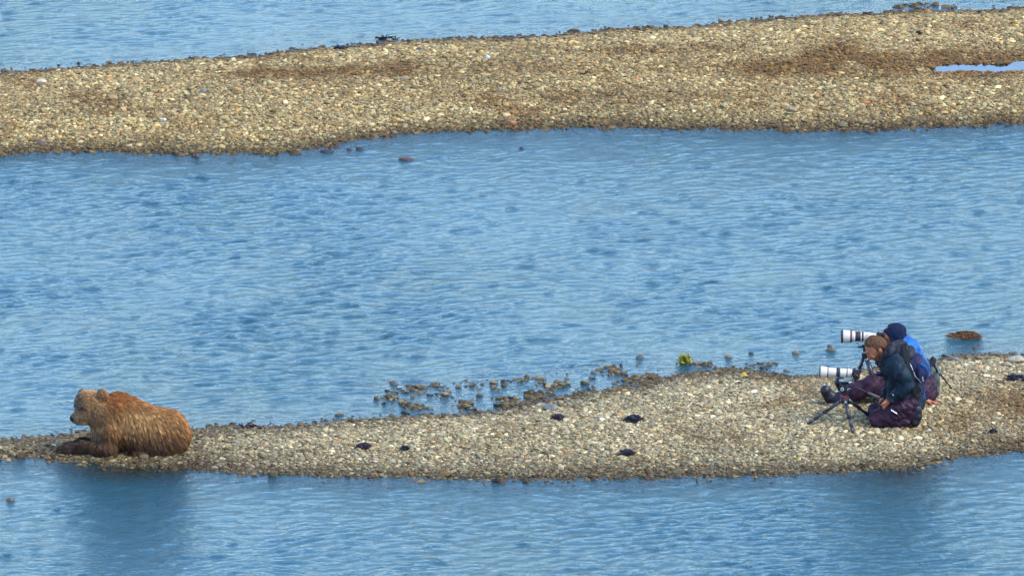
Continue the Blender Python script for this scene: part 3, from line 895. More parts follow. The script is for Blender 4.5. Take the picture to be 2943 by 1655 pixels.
    col = mixc(col, smooth(520, 420, y - (x - 1400) * .25) * (x > 1250) * .75, (.33, .15, .045))
    col = mixc(col, hump * .75, (.30, .090, .018))
    col = mixc(col, smooth(1900, 2120, x) * smooth(1080, 800, y) * .7, (.36, .17, .05))
    col = mixc(col, head, (.26, .14, .055))
    col = mixc(col, head * smooth(330, 200, y), (.36, .19, .075))
    col = mixc(col, head * np.exp(-((x - 760) / 130) ** 2 - ((y - 600) / 120) ** 2) * .65, (.08, .045, .025))
    col = mixc(col, muz * .8, (.13, .10, .07))
    col = mixc(col, head * np.exp(-((x - 590) / 60) ** 2 - ((y - 485) / 45) ** 2) * .75, (.05, .03, .02))
    col = mixc(col, (1 - head) * smooth(1020, 860, x) * smooth(500, 800, y) * .75, (.085, .055, .025))
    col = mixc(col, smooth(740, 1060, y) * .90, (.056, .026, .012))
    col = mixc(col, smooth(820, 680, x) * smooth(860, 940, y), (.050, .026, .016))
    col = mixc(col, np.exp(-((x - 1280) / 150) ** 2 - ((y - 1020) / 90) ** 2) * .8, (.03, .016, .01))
    col = mixc(col, np.exp(-((x - 1990) / 90) ** 2 - ((y - 920) / 120) ** 2) * .6, (.10, .04, .012))
    tip_pale = head * (smooth(260, 190, y)) * .6
    col = mixc(col, tip_pale, (.5, .33, .17))
    col = np.clip(col * ctone[own][:, None] * np.exp(.12 * r.standard_normal((ns, 1))) * 1.0, 0, .8)
    hc = bpy.data.hair_curves.new('fur'); hc.add_curves([ks] * ns)
    hc.attributes['position'].data.foreach_set('vector', pts.astype(np.float32).ravel())
    rad = np.tile(np.array([.0015, .0015, .0013, .0010, .0003]), (ns, 1)) * (1 - .25 * head)[:, None]
    ra = hc.attributes.get('radius') or hc.attributes.new('radius', 'FLOAT', 'POINT')
    ra.data.foreach_set('value', rad.astype(np.float32).ravel())
    ca = hc.attributes.new('coat', 'FLOAT_COLOR', 'CURVE')
    ca.data.foreach_set('color', np.concatenate([col, np.ones((ns, 1))], 1).astype(np.float32).ravel())
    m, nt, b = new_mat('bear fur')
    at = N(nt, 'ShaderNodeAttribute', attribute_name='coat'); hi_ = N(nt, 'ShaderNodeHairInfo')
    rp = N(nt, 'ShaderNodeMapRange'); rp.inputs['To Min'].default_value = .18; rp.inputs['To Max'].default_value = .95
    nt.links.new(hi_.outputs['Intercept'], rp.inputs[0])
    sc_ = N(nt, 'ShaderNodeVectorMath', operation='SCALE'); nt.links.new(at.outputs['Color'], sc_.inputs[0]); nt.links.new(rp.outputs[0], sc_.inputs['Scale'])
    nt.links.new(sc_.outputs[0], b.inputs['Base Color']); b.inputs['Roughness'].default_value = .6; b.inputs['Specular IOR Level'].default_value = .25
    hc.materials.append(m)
    o = bpy.data.objects.new('fur', hc); SC.collection.objects.link(o)
    o.parent = base; o.matrix_parent_inverse = Matrix.Translation(-base.location); o['kind'] = 'stuff'
    return base
bear()
# ================================================================== THE TWO PHOTOGRAPHERS
UM = 1137.0
GM = ground_at(2280 + 1050 / 3.814, 900 + 1262 / 3.814); YM = GM.y; GZ = GM.z
DY = 292.0                                  # how far a thing one metre behind rises in these units
def P(x, y, d=0.0): return on_y(2280 + x / 3.814, 900 + y / 3.814, YM + d)          # seen at (x, y), d metres behind the near knee
def Q(x, y, d=0.0): return on_y(2280 + x / 3.814, 900 + y / 3.814, YM) + Vector((0, d, 0))
def F_(x, d): p = P(x, 1262 - DY * d, d); p.z = th(p.x, p.y); return p               # a point on the ground

def mskin():
    m, nt, b = new_mat('skin'); tc = N(nt, 'ShaderNodeNewGeometry'); nz = N(nt, 'ShaderNodeTexNoise', Scale=60., Detail=4.)
    nt.links.new(tc.outputs['Position'], nz.inputs['Vector']); r = N(nt, 'ShaderNodeValToRGB')
    r.color_ramp.elements[0].position = .3; r.color_ramp.elements[1].position = .7
    r.color_ramp.elements[0].color = (.21, .070, .033, 1); r.color_ramp.elements[1].color = (.34, .125, .065, 1)
    nt.links.new(nz.outputs['Fac'], r.inputs[0]); nt.links.new(r.outputs[0], b.inputs['Base Color'])
    b.inputs['Roughness'].default_value = .5
    return m
SKIN = mskin()
PURPLE = cloth('purple rain cloth', (.014, .004, .014), (.034, .013, .028), 14, .6, .5, .2, .01)
TEAL = cloth('dark teal shell cloth', (.0008, .006, .014), (.003, .020, .036), 12, .6, .5, .2, .01)
CHAR = cloth('charcoal cloth', (.005, .006, .010), (.03, .032, .042), 22, .75, .6, .2, .01)
BLUE = cloth('bright blue shell cloth', (.001, .028, .16), (.004, .12, .38), 12, .55, .5, .25, .01)
NAVY = cloth('navy knit', (.002, .006, .022), (.006, .014, .045), 90, .9, .6, .2, .004)
PACKN = cloth('navy pack cloth', (.003, .006, .03), (.013, .018, .06), 16, .65, .5, .2, .008)
GREYG = cloth('grey green pack cloth', (.03, .045, .042), (.09, .12, .11), 18, .7, .5, .3, .008)
BLACK = cloth('black webbing', (.004, .004, .007), (.012, .012, .018), 50, .6, .4, .3)
BOOT = cloth('rubber boot', (.003, .003, .009), (.010, .010, .022), 20, .42, .2, .35)
HAIR = cloth('short brown hair', (.030, .013, .006), (.12, .055, .024), 95, .8, 1.0, .3, .01)
BEARD = cloth('reddish beard', (.05, .016, .006), (.11, .036, .013), 120, .8, .8, .3, .006)
WHITE = cloth('white lens enamel', (.44, .42, .37), (.50, .47, .42), 30, .35, .02, .5)
RUBB = cloth('black ribbed rubber', (.008, .008, .014), (.02, .018, .028), 200, .6, .5, .4)
CARB = cloth('dark carbon tube', (.008, .012, .02), (.02, .028, .04), 60, .35, .1, .6)
MET = cloth('worn bright metal', (.30, .31, .32), (.45, .46, .47), 40, .35, .1, .6, metal=.7)
RED = cloth('red trim', (.30, .012, .02), (.42, .02, .035), 60, .45, .1, .5)
PINK = cloth('white reflective print', (.6, .6, .62), (.75, .75, .77), 60, .5, .1, .5)
GREEN = cloth('bright green tag', (.05, .45, .03), (.08, .6, .05), 60, .5, .1, .5)
GLASS, _nt, _b = new_mat('coated lens glass'); _b.inputs['Base Color'].default_value = (.01, .01, .03, 1); _b.inputs['Roughness'].default_value = .08

def folds(sc, amp, seed, dirv=(1, 0, .6)):
    dv = np.array(dirv, float); dv /= np.linalg.norm(dv)
    def f(V):
        along = V @ dv
        q = V - along[:, None] * dv
        n_ = fbm(q[:, 0] * sc + along * sc * .25, q[:, 1] * sc, q[:, 2] * sc + 3.1, 3, seed)
        n2 = fbm(V[:, 0] * sc * .7, V[:, 1] * sc * .7, V[:, 2] * sc * .7, 2, seed + 9)
        return amp * (1 - np.abs(n_) * 3.2) * (.6 + .8 * n2) + amp * .7 * n2
    return f

def hand(s, wrist, palm, tips, spread, r=.0085, thumb=None):
    """palm pad and four unequal bent fingers plus thumb, into solid s"""
    wrist, palm = Vector(wrist), Vector(palm)
    s.cap(wrist, palm, .026, .030, k=.015)
    for (kn, mid, tip), rr in zip(tips, (r, r * 1.05, r, r * .85)):
        s.cap(palm, kn, .020, rr * 1.15, k=.010); s.cap(kn, mid, rr * 1.1, rr, k=.003); s.cap(mid, tip, rr, rr * .82, k=.003)
    if thumb:
        a, b_, c = thumb; s.cap(a, b_, r * 1.5, r * 1.2, k=.010); s.cap(b_, c, r * 1.2, r * .95, k=.003)

def front_man():
    base = thing('person', (Q(1150, 1262, .13).x, YM + .13, GZ), 'bearded bareheaded person kneeling in a dark teal jacket, head bowed behind the nearer camera', 'person', 'photographers on the gravel bar')
    C = .15
    s = Solid(.0055)
    # head: bowed, face towards lower left
    hc = P(893, 362, C)
    s.ell(hc, (.098, .076, .092), rot=(0, .7, 0), k=.02)
    s.ell(P(873, 415, C), (.060, .061, .066), rot=(0, .75, 0), k=.02)
    s.cap(P(905, 420, C), P(915, 480, C), .055, .040, k=.02)
    s.ell(P(926, 506, C), (.026, .026, .020), k=.015)                             # chin
    s.chain([P(812, 448, C), P(838, 492, C), P(848, 496, C)], [.011, .016, .012], k=.008)   # nose
    s.cap(P(808, 428, C - .03), P(808, 428, C + .03), .013, .013, k=.012)          # brow ridge
    s.ell(P(878, 506, C), (.016, .022, .010), rot=(0, .75, 0), k=.006)             # lips
    s.ell(P(852, 462, C - .050), (.012, .010, .008), k=.01)
    s.cap(P(860, 470, C - .04), P(880, 480, C - .048), .018, .014, k=.012)         # cheekbone
    s.ell(P(953, 405, C - .072), (.017, .009, .029), rot=(0, -.5, 0), k=.006)      # ear
    s.ell(P(953, 405, C + .072), (.017, .009, .029), rot=(0, -.5, 0), k=.006)
    s.cap(P(950, 420, C), P(1070, 530, C), .060, .065, k=.02)                      # neck
    s.cap(P(1100, 570, C), P(1200, 760, C), .115, .115, k=.04); s.cap(P(1200, 760, C), P(1285, 940, C), .115, .125, k=.04)
    s.cap(P(1110, 540, C - .13), P(1110, 540, C + .13), .065, .065, k=.04)
    for d, sx in ((C - .19, 0), (C + .19, 1)):
        if not sx:
            s.chain([P(1120, 560, d + .03), P(1262, 790, d), P(1075, 925, d + .02)], [.055, .042, .028], k=.02)
        else:
            s.chain([P(1090, 560, d), P(1080, 780, d + .03), P(985, 920, d - .12)], [.055, .042, .028], k=.02)
    nd = C - .17
    hand(s, P(1070, 930, nd), P(1025, 975, nd - .005),
         [(P(1000, 1000, nd - .03), P(985, 1022, nd - .03), P(975, 1038, nd - .028)), (P(1010, 1008, nd - .012), P(998, 1034, nd - .015), P(992, 1050, nd - .01)),
          (P(1024, 1012, nd + .006), P(1016, 1036, nd + .004), P(1012, 1052, nd + .006)), (P(1040, 1010, nd + .022), P(1038, 1030, nd + .02), P(1036, 1042, nd + .02))],
         0, .0088, (P(1020, 965, nd - .03), P(985, 985, nd - .05), P(965, 1005, nd - .05)))
    fd = C + .05
    hand(s, P(990, 930, fd), P(975, 965, fd),
         [(P(955, 980, fd - .02), P(946, 992, fd - .02), P(944, 1004, fd - .02)), (P(962, 985, fd - .005), P(955, 998, fd), P(952, 1010, fd)),
          (P(970, 985, fd + .01), P(965, 1000, fd + .01), P(962, 1012, fd + .01)), (P(980, 985, fd + .02), P(978, 998, fd + .02), P(976, 1008, fd + .02))],
         0, .0085, (P(975, 955, fd - .02), P(958, 965, fd - .04), P(948, 978, fd - .04)))
    for d in (.04, C + .12):
        s.chain([Q(1290, 1010, d + .02), Q(930, 1185, d)], [.085, .058], k=.03)
        s.chain([Q(930, 1185, d), Q(1240, 1185, d), Q(1310, 1130, d)], [.052, .032, .034], k=.02)
        s.chain([Q(1310, 1130, d), Q(1352, 1080, d), Q(1345, 1200, d)], [.034, .032, .028], k=.02)
    s.build('body', SKIN, base)
    # hair
    h = Solid(.0055)
    h.ell(P(903, 340, C), (.101, .080, .084), rot=(0, .55, 0), k=.02)
    h.ell(P(962, 350, C), (.055, .075, .065), k=.03)
    h.ell(P(832, 335, C), (.042, .058, .044), k=.03)
    h.cap(P(932, 385, C - .07), P(925, 425, C - .068), .012, .008, k=.01)
    h.ell(P(820, 446, C), (.088, .12, .088), rot=(0, .75, 0), k=.012, sub=True)
    h.ell(P(965, 418, C - .085), (.028, .03, .04), k=.01, sub=True)
    def curls(V): return .0045 * fbm(V[:, 0] * 110, V[:, 1] * 110, V[:, 2] * 110, 2, 401)
    h.build('hair', HAIR, base, curls, 1)
    bd = Solid(.005)
    bd.cap(P(927, 502, C - .020), P(927, 502, C + .020), .031, .031, k=.01)
    bd.cap(P(918, 490, C - .038), P(945, 445, C - .064), .026, .015, k=.012)
    bd.cap(P(918, 490, C + .038), P(945, 445, C + .064), .026, .015, k=.012)
    bd.cap(P(866, 497, C - .02), P(866, 497, C + .02), .008, .008, k=.006)
    bd.build('beard', BEARD, base, lambda V: .003 * fbm(V[:, 0] * 90, V[:, 1] * 90, V[:, 2] * 90, 2, 402), 1)
    for e in (-1, 1):
        ed = Solid(.003); ed.ell(P(838, 455, C + e * .032), (.009, .010, .006), k=.004); ed.build('eye', BLACK, base)
        eb = Solid(.003); eb.cap(P(818, 437, C + e * .018), P(826, 447, C + e * .05), .0055, .0045, k=.004); eb.build('eyebrow', HAIR, base)
    # trousers
    t = Solid(.007)
    t.ell(Q(1275, 975, C), (.105, .16, .088), k=.05)
    for d in (.04, C + .13):
        t.chain([Q(1250, 1015, d + .01), Q(1100, 1085, d), Q(930, 1165, d)], [.108, .100, .080], k=.04)
        t.chain([Q(930, 1175, d), Q(1110, 1195, d), Q(1245, 1185, d)], [.076, .060, .045], k=.03)
        t.chain([Q(1245, 1180, d), Q(1310, 1120, d)], [.044, .046], k=.03)
    t.build('trousers', PURPLE, base, folds(20, .015, 411, (1, 0, -.5)))
    for d in (.04, C + .13):
        bt = Solid(.006)
        bt.chain([Q(1310, 1120, d), Q(1352, 1065, d)], [.050, .046], k=.02)
        bt.chain([Q(1356, 1065, d), Q(1358, 1140, d), Q(1340, 1205, d)], [.044, .044, .040], k=.02)
        bt.cap(Q(1335, 1212, d - .018), Q(1335, 1212, d + .018), .030, .030, k=.02)
        bt.cap(Q(1310, 1150, d), Q(1330, 1205, d), .040, .035, k=.02)
        bt.build('boot', BOOT, base, folds(25, .004, 412))
    # jacket: hem, sleeves, shoulders
    j = Solid(.007)
    j.cap(P(1115, 575, C), P(1200, 760, C), .142, .150, k=.05); j.cap(P(1200, 760, C), P(1235, 930, C), .150, .172, k=.05)
    j.ell(P(1245, 985, C), (.150, .185, .055), rot=(0, .12, 0), k=.04)
    j.cap(P(1120, 545, C - .13), P(1120, 545, C + .13), .082, .082, k=.05)
    j.chain([P(1125, 560, C - .14), P(1195, 670, C - .20), P(1262, 785, C - .20)], [.085, .080, .066], k=.03)
    j.chain([P(1262, 785, C - .20), P(1160, 870, C - .20), P(1075, 938, C - .175)], [.064, .056, .046], k=.02)
    j.chain([P(1090, 560, C + .16), P(1070, 780, C + .20), P(1005, 915, C + .07)], [.08, .062, .046], k=.03)
    j.build('jacket', TEAL, base, folds(13, .015, 421, (.4, 0, 1)))
    hd = Solid(.006)
    hd.chain([P(990, 500, C - .03), P(1080, 420, C - .06), P(1175, 385, C - .03)], [.045, .066, .068], k=.03)
    hd.chain([P(990, 500, C + .03), P(1080, 420, C + .06), P(1175, 385, C + .03)], [.05, .075, .075], k=.03)
    hd.ell(P(1145, 405, C), (.088, .12, .076), rot=(0, -.2, 0), k=.04)
    hd.cap(P(985, 525, C), P(1120, 560, C), .072, .10, k=.03)
    hd.ell(P(925, 400, C), (.082, .085, .115), rot=(0, .6, 0), k=.01, sub=True)
    hd.build('hood', CHAR, base, folds(16, .010, 431, (1, 0, .8)))
    cf = lathe('cuff', P(1082, 922, C - .175), P(1055, 950, C - .175), [(0, .050), (.5, .053), (1, .050)], CHAR, base, 16)
    block('sleeve_print', P(1105, 905, C - .232), (.045, .002, .006), (0, math.radians(50), 0), PINK, base, .0008)
    # printed mark on the trouser thigh
    for dx, dy in ((0, 0), (18, 10), (34, 20), (50, 30)):
        ribbon('trouser_print', [P(1072 + dx, 1060 + dy - 4, -.085), P(1080 + dx, 1064 + dy, -.086), P(1086 + dx, 1070 + dy, -.085)], .010, .002, (0, .1, 1), PINK, base)
    # backpack
    bp = thing('backpack', P(1380, 900, C), 'navy backpack worn on the kneeling person\'s back', 'backpack')
    k_ = Solid(.007)
    k_.ell(P(1325, 560, C), (.095, .135, .105), rot=(0, .75, 0), k=.04)
    k_.ell(P(1385, 640, C), (.085, .14, .10), rot=(0, .5, 0), k=.05)
    k_.ell(P(1355, 810, C), (.070, .145, .155), rot=(0, .10, 0), k=.05)
    k_.build('pack_bag', PACKN, bp, folds(14, .009, 441, (.3, 0, 1)))
    po = Solid(.006); po.ell(P(1350, 870, C - .13), (.065, .035, .085), rot=(0, .3, 0), k=.02)
    po.build('side_pocket', CHAR, bp, folds(20, .005, 442)); 
    ld = Solid(.006); ld.ell(P(1258, 450, C), (.060, .13, .085), rot=(0, .6, 0), k=.02)
    ld.build('pack_lid', CHAR, bp, folds(18, .009, 443))
    for e in (-1, 1):
        ribbon('shoulder_strap', [P(1215, 330, C + e * .10), P(1225, 420, C + e * .155), P(1262, 520, C + e * .205), P(1290, 620, C + e * .225), P(1310, 740, C + e * .222), P(1390, 860, C + e * .19)], .045, .012, (1, 0, .6), BLACK, bp)
    tube('strap_cord', [P(1275, 540, C - .21), P(1300, 600, C - .235), P(1335, 690, C - .21), P(1400, 760, C - .18)], .005, MET, bp, 6)
    block('buckle', P(1420, 720, C - .15), (.014, .006, .05), (0, -.2, 0), MET, bp, .002)
    ribbon('compression_strap', [P(1290, 690, C - .15), P(1370, 720, C - .155), P(1440, 690, C - .12)], .02, .006, (0, 0, 1), BLACK, bp)
    ribbon('blue_piping', [P(1318, 700, C - .145), P(1325, 760, C - .15), P(1345, 830, C - .15)], .022, .006, (1, 0, .2), BLUE, bp)
    ribbon('blue_piping', [P(1400, 545, C - .125), P(1440, 590, C - .125), P(1462, 640, C - .11)], .03, .006, (1, 0, -.8), BLUE, bp)
    ribbon('front_zip', [P(1035, 590, C - .10), P(1055, 700, C - .135), P(1085, 830, C - .13)], .008, .004, (1, 0, 0), BLACK, base)
    ribbon('sleeve_seam', [P(1150, 560, C - .225), P(1225, 680, C - .275), P(1262, 760, C - .268)], .006, .003, (1, 0, -.5), BLACK, base)
    # thin strap hanging in front of the chest
    tube('drawcord', [P(992, 610, C - .02), P(986, 680, C - .05), P(990, 740, C - .04)], .004, BLACK, base, 6)
    return base
front_man()

def rear_man():
    C = 1.03
    base = thing('person', (P(1400, 965, 1.0).x, YM + 1.0, th(P(1400, 965, 1.0).x, YM + 1.0)), 'seated person in navy knit hat and bright blue jacket, eye to the farther camera', 'person', 'photographers on the gravel bar')
    s = Solid(.0055)
    s.ell(P(1095, 225, C), (.098, .076, .095), k=.02)
    s.ell(P(1030, 245, C), (.050, .060, .062), k=.02)
    s.cap(P(1050, 260, C), P(1025, 305, C), .055, .034, k=.02)
    s.ell(P(1008, 318, C), (.024, .024, .018), k=.012)
    s.chain([P(992, 225, C), P(974, 262, C), P(982, 270, C)], [.010, .014, .012], k=.008)
    s.ell(P(990, 292, C), (.012, .022, .012), k=.008)
    s.cap(P(996, 215, C - .03), P(996, 215, C + .03), .012, .012, k=.012)
    s.cap(P(1015, 262, C - .045), P(1035, 272, C - .05), .016, .014, k=.012)
    s.cap(P(1110, 280, C), P(1180, 400, C), .060, .065, k=.02)
    s.chain([P(1220, 440, C), P(1330, 650, C), P(1420, 870, C)], [.12, .115, .125], k=.04)
    s.cap(P(1220, 430, C - .14), P(1220, 430, C + .14), .06, .06, k=.04)
    s.chain([P(1240, 450, C - .17), P(1365, 720, C - .22), P(1425, 935, C - .20)], [.052, .040, .028], k=.02)
    s.chain([P(1180, 440, C + .16), P(1060, 520, C + .22), P(965, 310, C + .06)], [.05, .04, .028], k=.02)
    # propped hand on the stones
    hz = C - .20; hp = F_(1455, C - .17)
    dl = Vector((.02, -.01, .022))
    base_p = hp + dl
    tips = []
    for i, (a, l) in enumerate(((-.9, .068), (-.45, .078), (0, .075), (.4, .06))):
        dv = Vector((math.cos(a * .6), math.sin(a * .6) - .25, 0)).normalized()
        kn = base_p + dv * .038 + Vector((0, 0, .002)); mid = kn + dv * l * .5 + Vector((0, 0, .001)); tip = kn + dv * l + Vector((0, 0, -.012))
        tips.append((kn, mid, tip))
    hand(s, P(1447, 945, C - .19), base_p, tips, 0, .0088, (base_p + Vector((0, -.02, 0)), base_p + Vector((.015, -.045, -.006)), base_p + Vector((.035, -.06, -.012))))
    # camera hand
    cp_ = P(935, 300, C + .02)
    hand(s, P(965, 315, C + .05), cp_, [(cp_ + Vector((-.03, -.03, .03 - i * .018)), cp_ + Vector((-.05, -.05, .028 - i * .018)), cp_ + Vector((-.04, -.068, .024 - i * .018))) for i in range(4)],
         0, .0085, (cp_ + Vector((.01, -.02, .02)), cp_ + Vector((.01, -.045, .03)), cp_ + Vector((-.005, -.06, .034))))
    s.chain([P(1400, 880, C - .12), P(880, 790, C - .15)], [.085, .055], k=.03); s.chain([P(880, 790, C - .15), P(520, 930, C - .14)], [.052, .036], k=.02)
    s.chain([P(1400, 860, C + .12), P(940, 740, C + .17)], [.085, .055], k=.03); s.chain([P(940, 740, C + .17), P(660, 860, C + .2)], [.052, .036], k=.02)
    s.chain([P(520, 930, C - .14), P(440, 975, C - .14), P(370, 870, C - .14)], [.036, .032, .026], k=.02)
    s.chain([P(660, 860, C + .2), P(590, 900, C + .2), P(560, 800, C + .2)], [.036, .032, .026], k=.02)
    s.build('body', SKIN, base)
    ha = Solid(.0055)
    ha.ell(P(1118, 218, C), (.108, .092, .092), rot=(0, .1, 0), k=.02)
    ha.ell(P(1140, 175, C), (.075, .07, .05), k=.04)
    ha.ell(P(1170, 262, C), (.058, .085, .055), k=.03)
    ha.cap(P(1010, 190, C - .03), P(1085, 300, C - .075), .016, .016, k=.02); ha.cap(P(1010, 190, C + .03), P(1085, 300, C + .075), .016, .016, k=.02)
    ha.ell(P(985, 300, C), (.085, .14, .085), rot=(0, -.2, 0), k=.01, sub=True)
    ha.build('knit_hat', NAVY, base, lambda V: .003 * np.sin(V[:, 1] * 420) * .5 + .004 * fbm(V[:, 0] * 22, V[:, 1] * 22, V[:, 2] * 22, 2, 451))
    for e in (-1, 1):
        ed = Solid(.003); ed.ell(P(994, 238, C + e * .032), (.008, .010, .006), k=.004); ed.build('eye', BLACK, base)
    nk = Solid(.006); nk.chain([P(1030, 350, C), P(1110, 365, C)], [.035, .075], k=.03); nk.cap(P(1110, 350, C), P(1180, 400, C), .078, .09, k=.03)
    nk.build('neck_warmer', NAVY, base, folds(20, .006, 452))
    j = Solid(.007)
    j.chain([P(1225, 430, C), P(1310, 590, C), P(1340, 680, C)], [.150, .148, .140], k=.05)
    j.cap(P(1220, 430, C - .13), P(1220, 430, C + .13), .085, .085, k=.05)
    j.cap(P(1190, 330, C), P(1250, 400, C), .075, .12, k=.05)
    j.chain([P(1240, 450, C - .15), P(1360, 710, C - .20), P(1415, 900, C - .20)], [.080, .060, .044], k=.03)
    j.chain([P(1180, 440, C + .16), P(1060, 520, C + .22), P(985, 345, C + .08)], [.08, .062, .045], k=.03)
    j.build('jacket', BLUE, base, folds(13, .012, 461, (.4, 0, 1)))
    t = Solid(.007)
    t.ell(P(1430, 880, C), (.125, .18, .10), k=.05)
    t.ell(P(1430, 780, C - .04), (.118, .15, .11), k=.05)
    t.chain([P(1400, 870, C - .11), P(1130, 840, C - .13), P(870, 790, C - .15)], [.115, .115, .090], k=.04)
    t.chain([P(870, 790, C - .15), P(700, 850, C - .15), P(560, 910, C - .14)], [.088, .085, .068], k=.03)
    t.chain([P(1400, 840, C + .12), P(960, 745, C + .17)], [.115, .082], k=.04)
    t.chain([P(960, 745, C + .17), P(680, 850, C + .2)], [.08, .064], k=.03)
    t.build('trousers', PURPLE, base, folds(15, .017, 471, (.8, 0, .5)))
    for d, ox, oy in ((C - .14, 0, 0), (C + .2, 160, -95)):
        bt = Solid(.006)
        bt.chain([P(580 + ox, 905 + oy, d), P(500 + ox, 930 + oy, d), P(448 + ox, 948 + oy, d)], [.066, .056, .048], k=.03)
        bt.chain([P(448 + ox, 950 + oy, d), P(400 + ox, 915 + oy, d), P(352 + ox, 848 + oy, d)], [.054, .054, .050], k=.03)
        bt.chain([P(440 + ox, 975 + oy, d), P(385 + ox, 935 + oy, d), P(338 + ox, 862 + oy, d)], [.026, .022, .018], k=.015)
        bt.cap(P(352 + ox, 845 + oy, d - .015), P(352 + ox, 845 + oy, d + .015), .036, .036, k=.04)
        bt.build('boot', BOOT, base, folds(14, .005, 472))
    # grey backpack on the gravel behind
    bp = thing('backpack', P(1540, 900, 1.12), 'grey green backpack with a black strap and bright green tag behind the seated person', 'backpack')
    k_ = Solid(.007); d = 1.14
    k_.ell(P(1525, 745, d), (.062, .12, .150), rot=(0, .12, 0), k=.03, box=1)
    k_.ell(P(1530, 850, d), (.050, .11, .085), rot=(0, .3, 0), k=.04)
    k_.build('pack_bag', GREYG, bp, folds(12, .007, 481, (0, 0, 1)))
    tp = Solid(.006); tp.cap(P(1500, 600, d), P(1532, 505, d), .050, .030, k=.03); tp.cap(P(1410, 530, d - .05), P(1480, 560, d), .030, .036, k=.03)
    tp.cap(P(1440, 620, d), P(1510, 640, d), .05, .05, k=.03)
    tp.build('padded_flap', BLACK, bp, folds(20, .006, 482))
    ribbon('strap', [P(1535, 560, d - .10), P(1572, 620, d - .12), P(1590, 680, d - .10), P(1588, 760, d - .08)], .018, .006, (1, -.3, .2), BLACK, bp)
    block('buckle', P(1594, 672, d - .10), (.024, .02, .032), (0, 0, 0), BLACK, bp, .004)
    block('green_tag', P(1562, 858, d - .115), (.012, .008, .034), (0, .1, 0), GREEN, bp, .003)
    tube('white_cord', [P(1490, 690, d - .13), P(1520, 740, d - .135), P(1530, 800, d - .125)], .006, MET, bp, 6)
    pl = thing('trekking_pole', F_(1735, 1.46), 'thin black trekking pole slanting down to the gravel behind the grey backpack', 'trekking pole')
    a, b_ = P(1590, 640, 1.16), F_(1735, 1.46)
    tube('pole_shaft', [a, a.lerp(b_, .5), b_], [.009, .008, .006], BLACK, pl, 8)
    tube('pole_tip', [b_ + (a - b_) * .05, b_], [.008, .004], RUBB, pl, 8)
rear_man()

# ================================================================== CAMERAS AND TRIPODS
def camera(name_label, d, tail, nose, radii, parts, body_c, parent_mats=None, scale=1.0):
    """long white lens on a black camera body; nose->tail axis points given as seen"""
    a, b_ = P(*nose, d), P(*tail, d)
    o = thing('camera', (a + b_) * .5 + Vector((0, 0, -.06)), name_label, 'camera', 'cameras with long white lenses')
    for (t0, t1, r0, r1, nm, m) in parts:
        lathe(nm, a.lerp(b_, t0), a.lerp(b_, t1), [(0, r0 * .985), (.04, r0), (.96, r1), (1, r1 * .985)], m, o, 32)
    lathe('front_glass', a.lerp(b_, .006) , a.lerp(b_, .02), [(0, radii * .9), (1, radii * .9)], GLASS, o, 32)
    return o, a, b_
# nearer camera
d1 = .12
c1, a, b_ = camera('white long lens with one broad black ring on the nearer tripod', d1, (660, 655), (288, 637), .052,
    [(0.0, .022, .0545, .0545, 'lens_hood_rim', RUBB), (.0225, .225, .0525, .047, 'lens_hood', WHITE), (.226, .25, .0475, .0475, 'dark_band', RUBB),
     (.251, .49, .0405, .0405, 'lens_barrel', WHITE), (.491, .60, .0425, .0425, 'zoom_ring', RUBB), (.601, .79, .0405, .0405, 'lens_barrel', WHITE),
     (.791, .822, .042, .042, 'dark_band', RUBB), (.823, .955, .039, .037, 'lens_barrel', WHITE), (.956, 1.0, .032, .030, 'lens_mount', RUBB)], None)
def cam_body(o, d, c, w_, h_, flip=1):
    block('camera_body', P(c[0], c[1], d), (w_, .135, h_), (0, .05, 0), BLACK, o, .012)
    block('viewfinder', P(c[0] + 8, c[1] - 34 * flip, d), (.055, .05, .03), (0, .05, 0), BLACK, o, .01)
    block('hand_grip', P(c[0] - 4, c[1] + 4, d - .078), (w_ * .8, .03, h_ * .95), (0, .05, 0), RUBB, o, .012)
    lathe('eyecup', P(c[0] + 36, c[1] - 32, d), P(c[0] + 56, c[1] - 31, d), [(0, .016), (1, .019)], RUBB, o, 16)
    lathe('dial', P(c[0] + 6, c[1] - 52, d - .05), P(c[0] + 6, c[1] - 60, d - .05), [(0, .012), (1, .012)], MET, o, 14)
cam_body(c1, d1, (690, 665), .065, .095)
tube('camera_strap', [P(665, 640, d1 - .095), P(700, 700, d1 - .10), P(690, 740, d1 - .09), P(650, 745, d1 - .08), P(660, 700, d1 - .095)], .007, BLACK, c1, 6)
block('strap_stripe', P(688, 675, d1 - .097), (.035, .003, .006), (0, .3, 0), MET, c1, .001)
lathe('tripod_collar', P(592, 652, d1), P(614, 653, d1), [(0, .0425), (1, .0425)], WHITE, c1, 32)
block('lens_foot', P(603, 712, d1), (.075, .026, .022), (0, .04, 0), WHITE, c1, .005)
tube('foot_post', [P(604, 690, d1), P(604, 712, d1)], .012, WHITE, c1, 8)
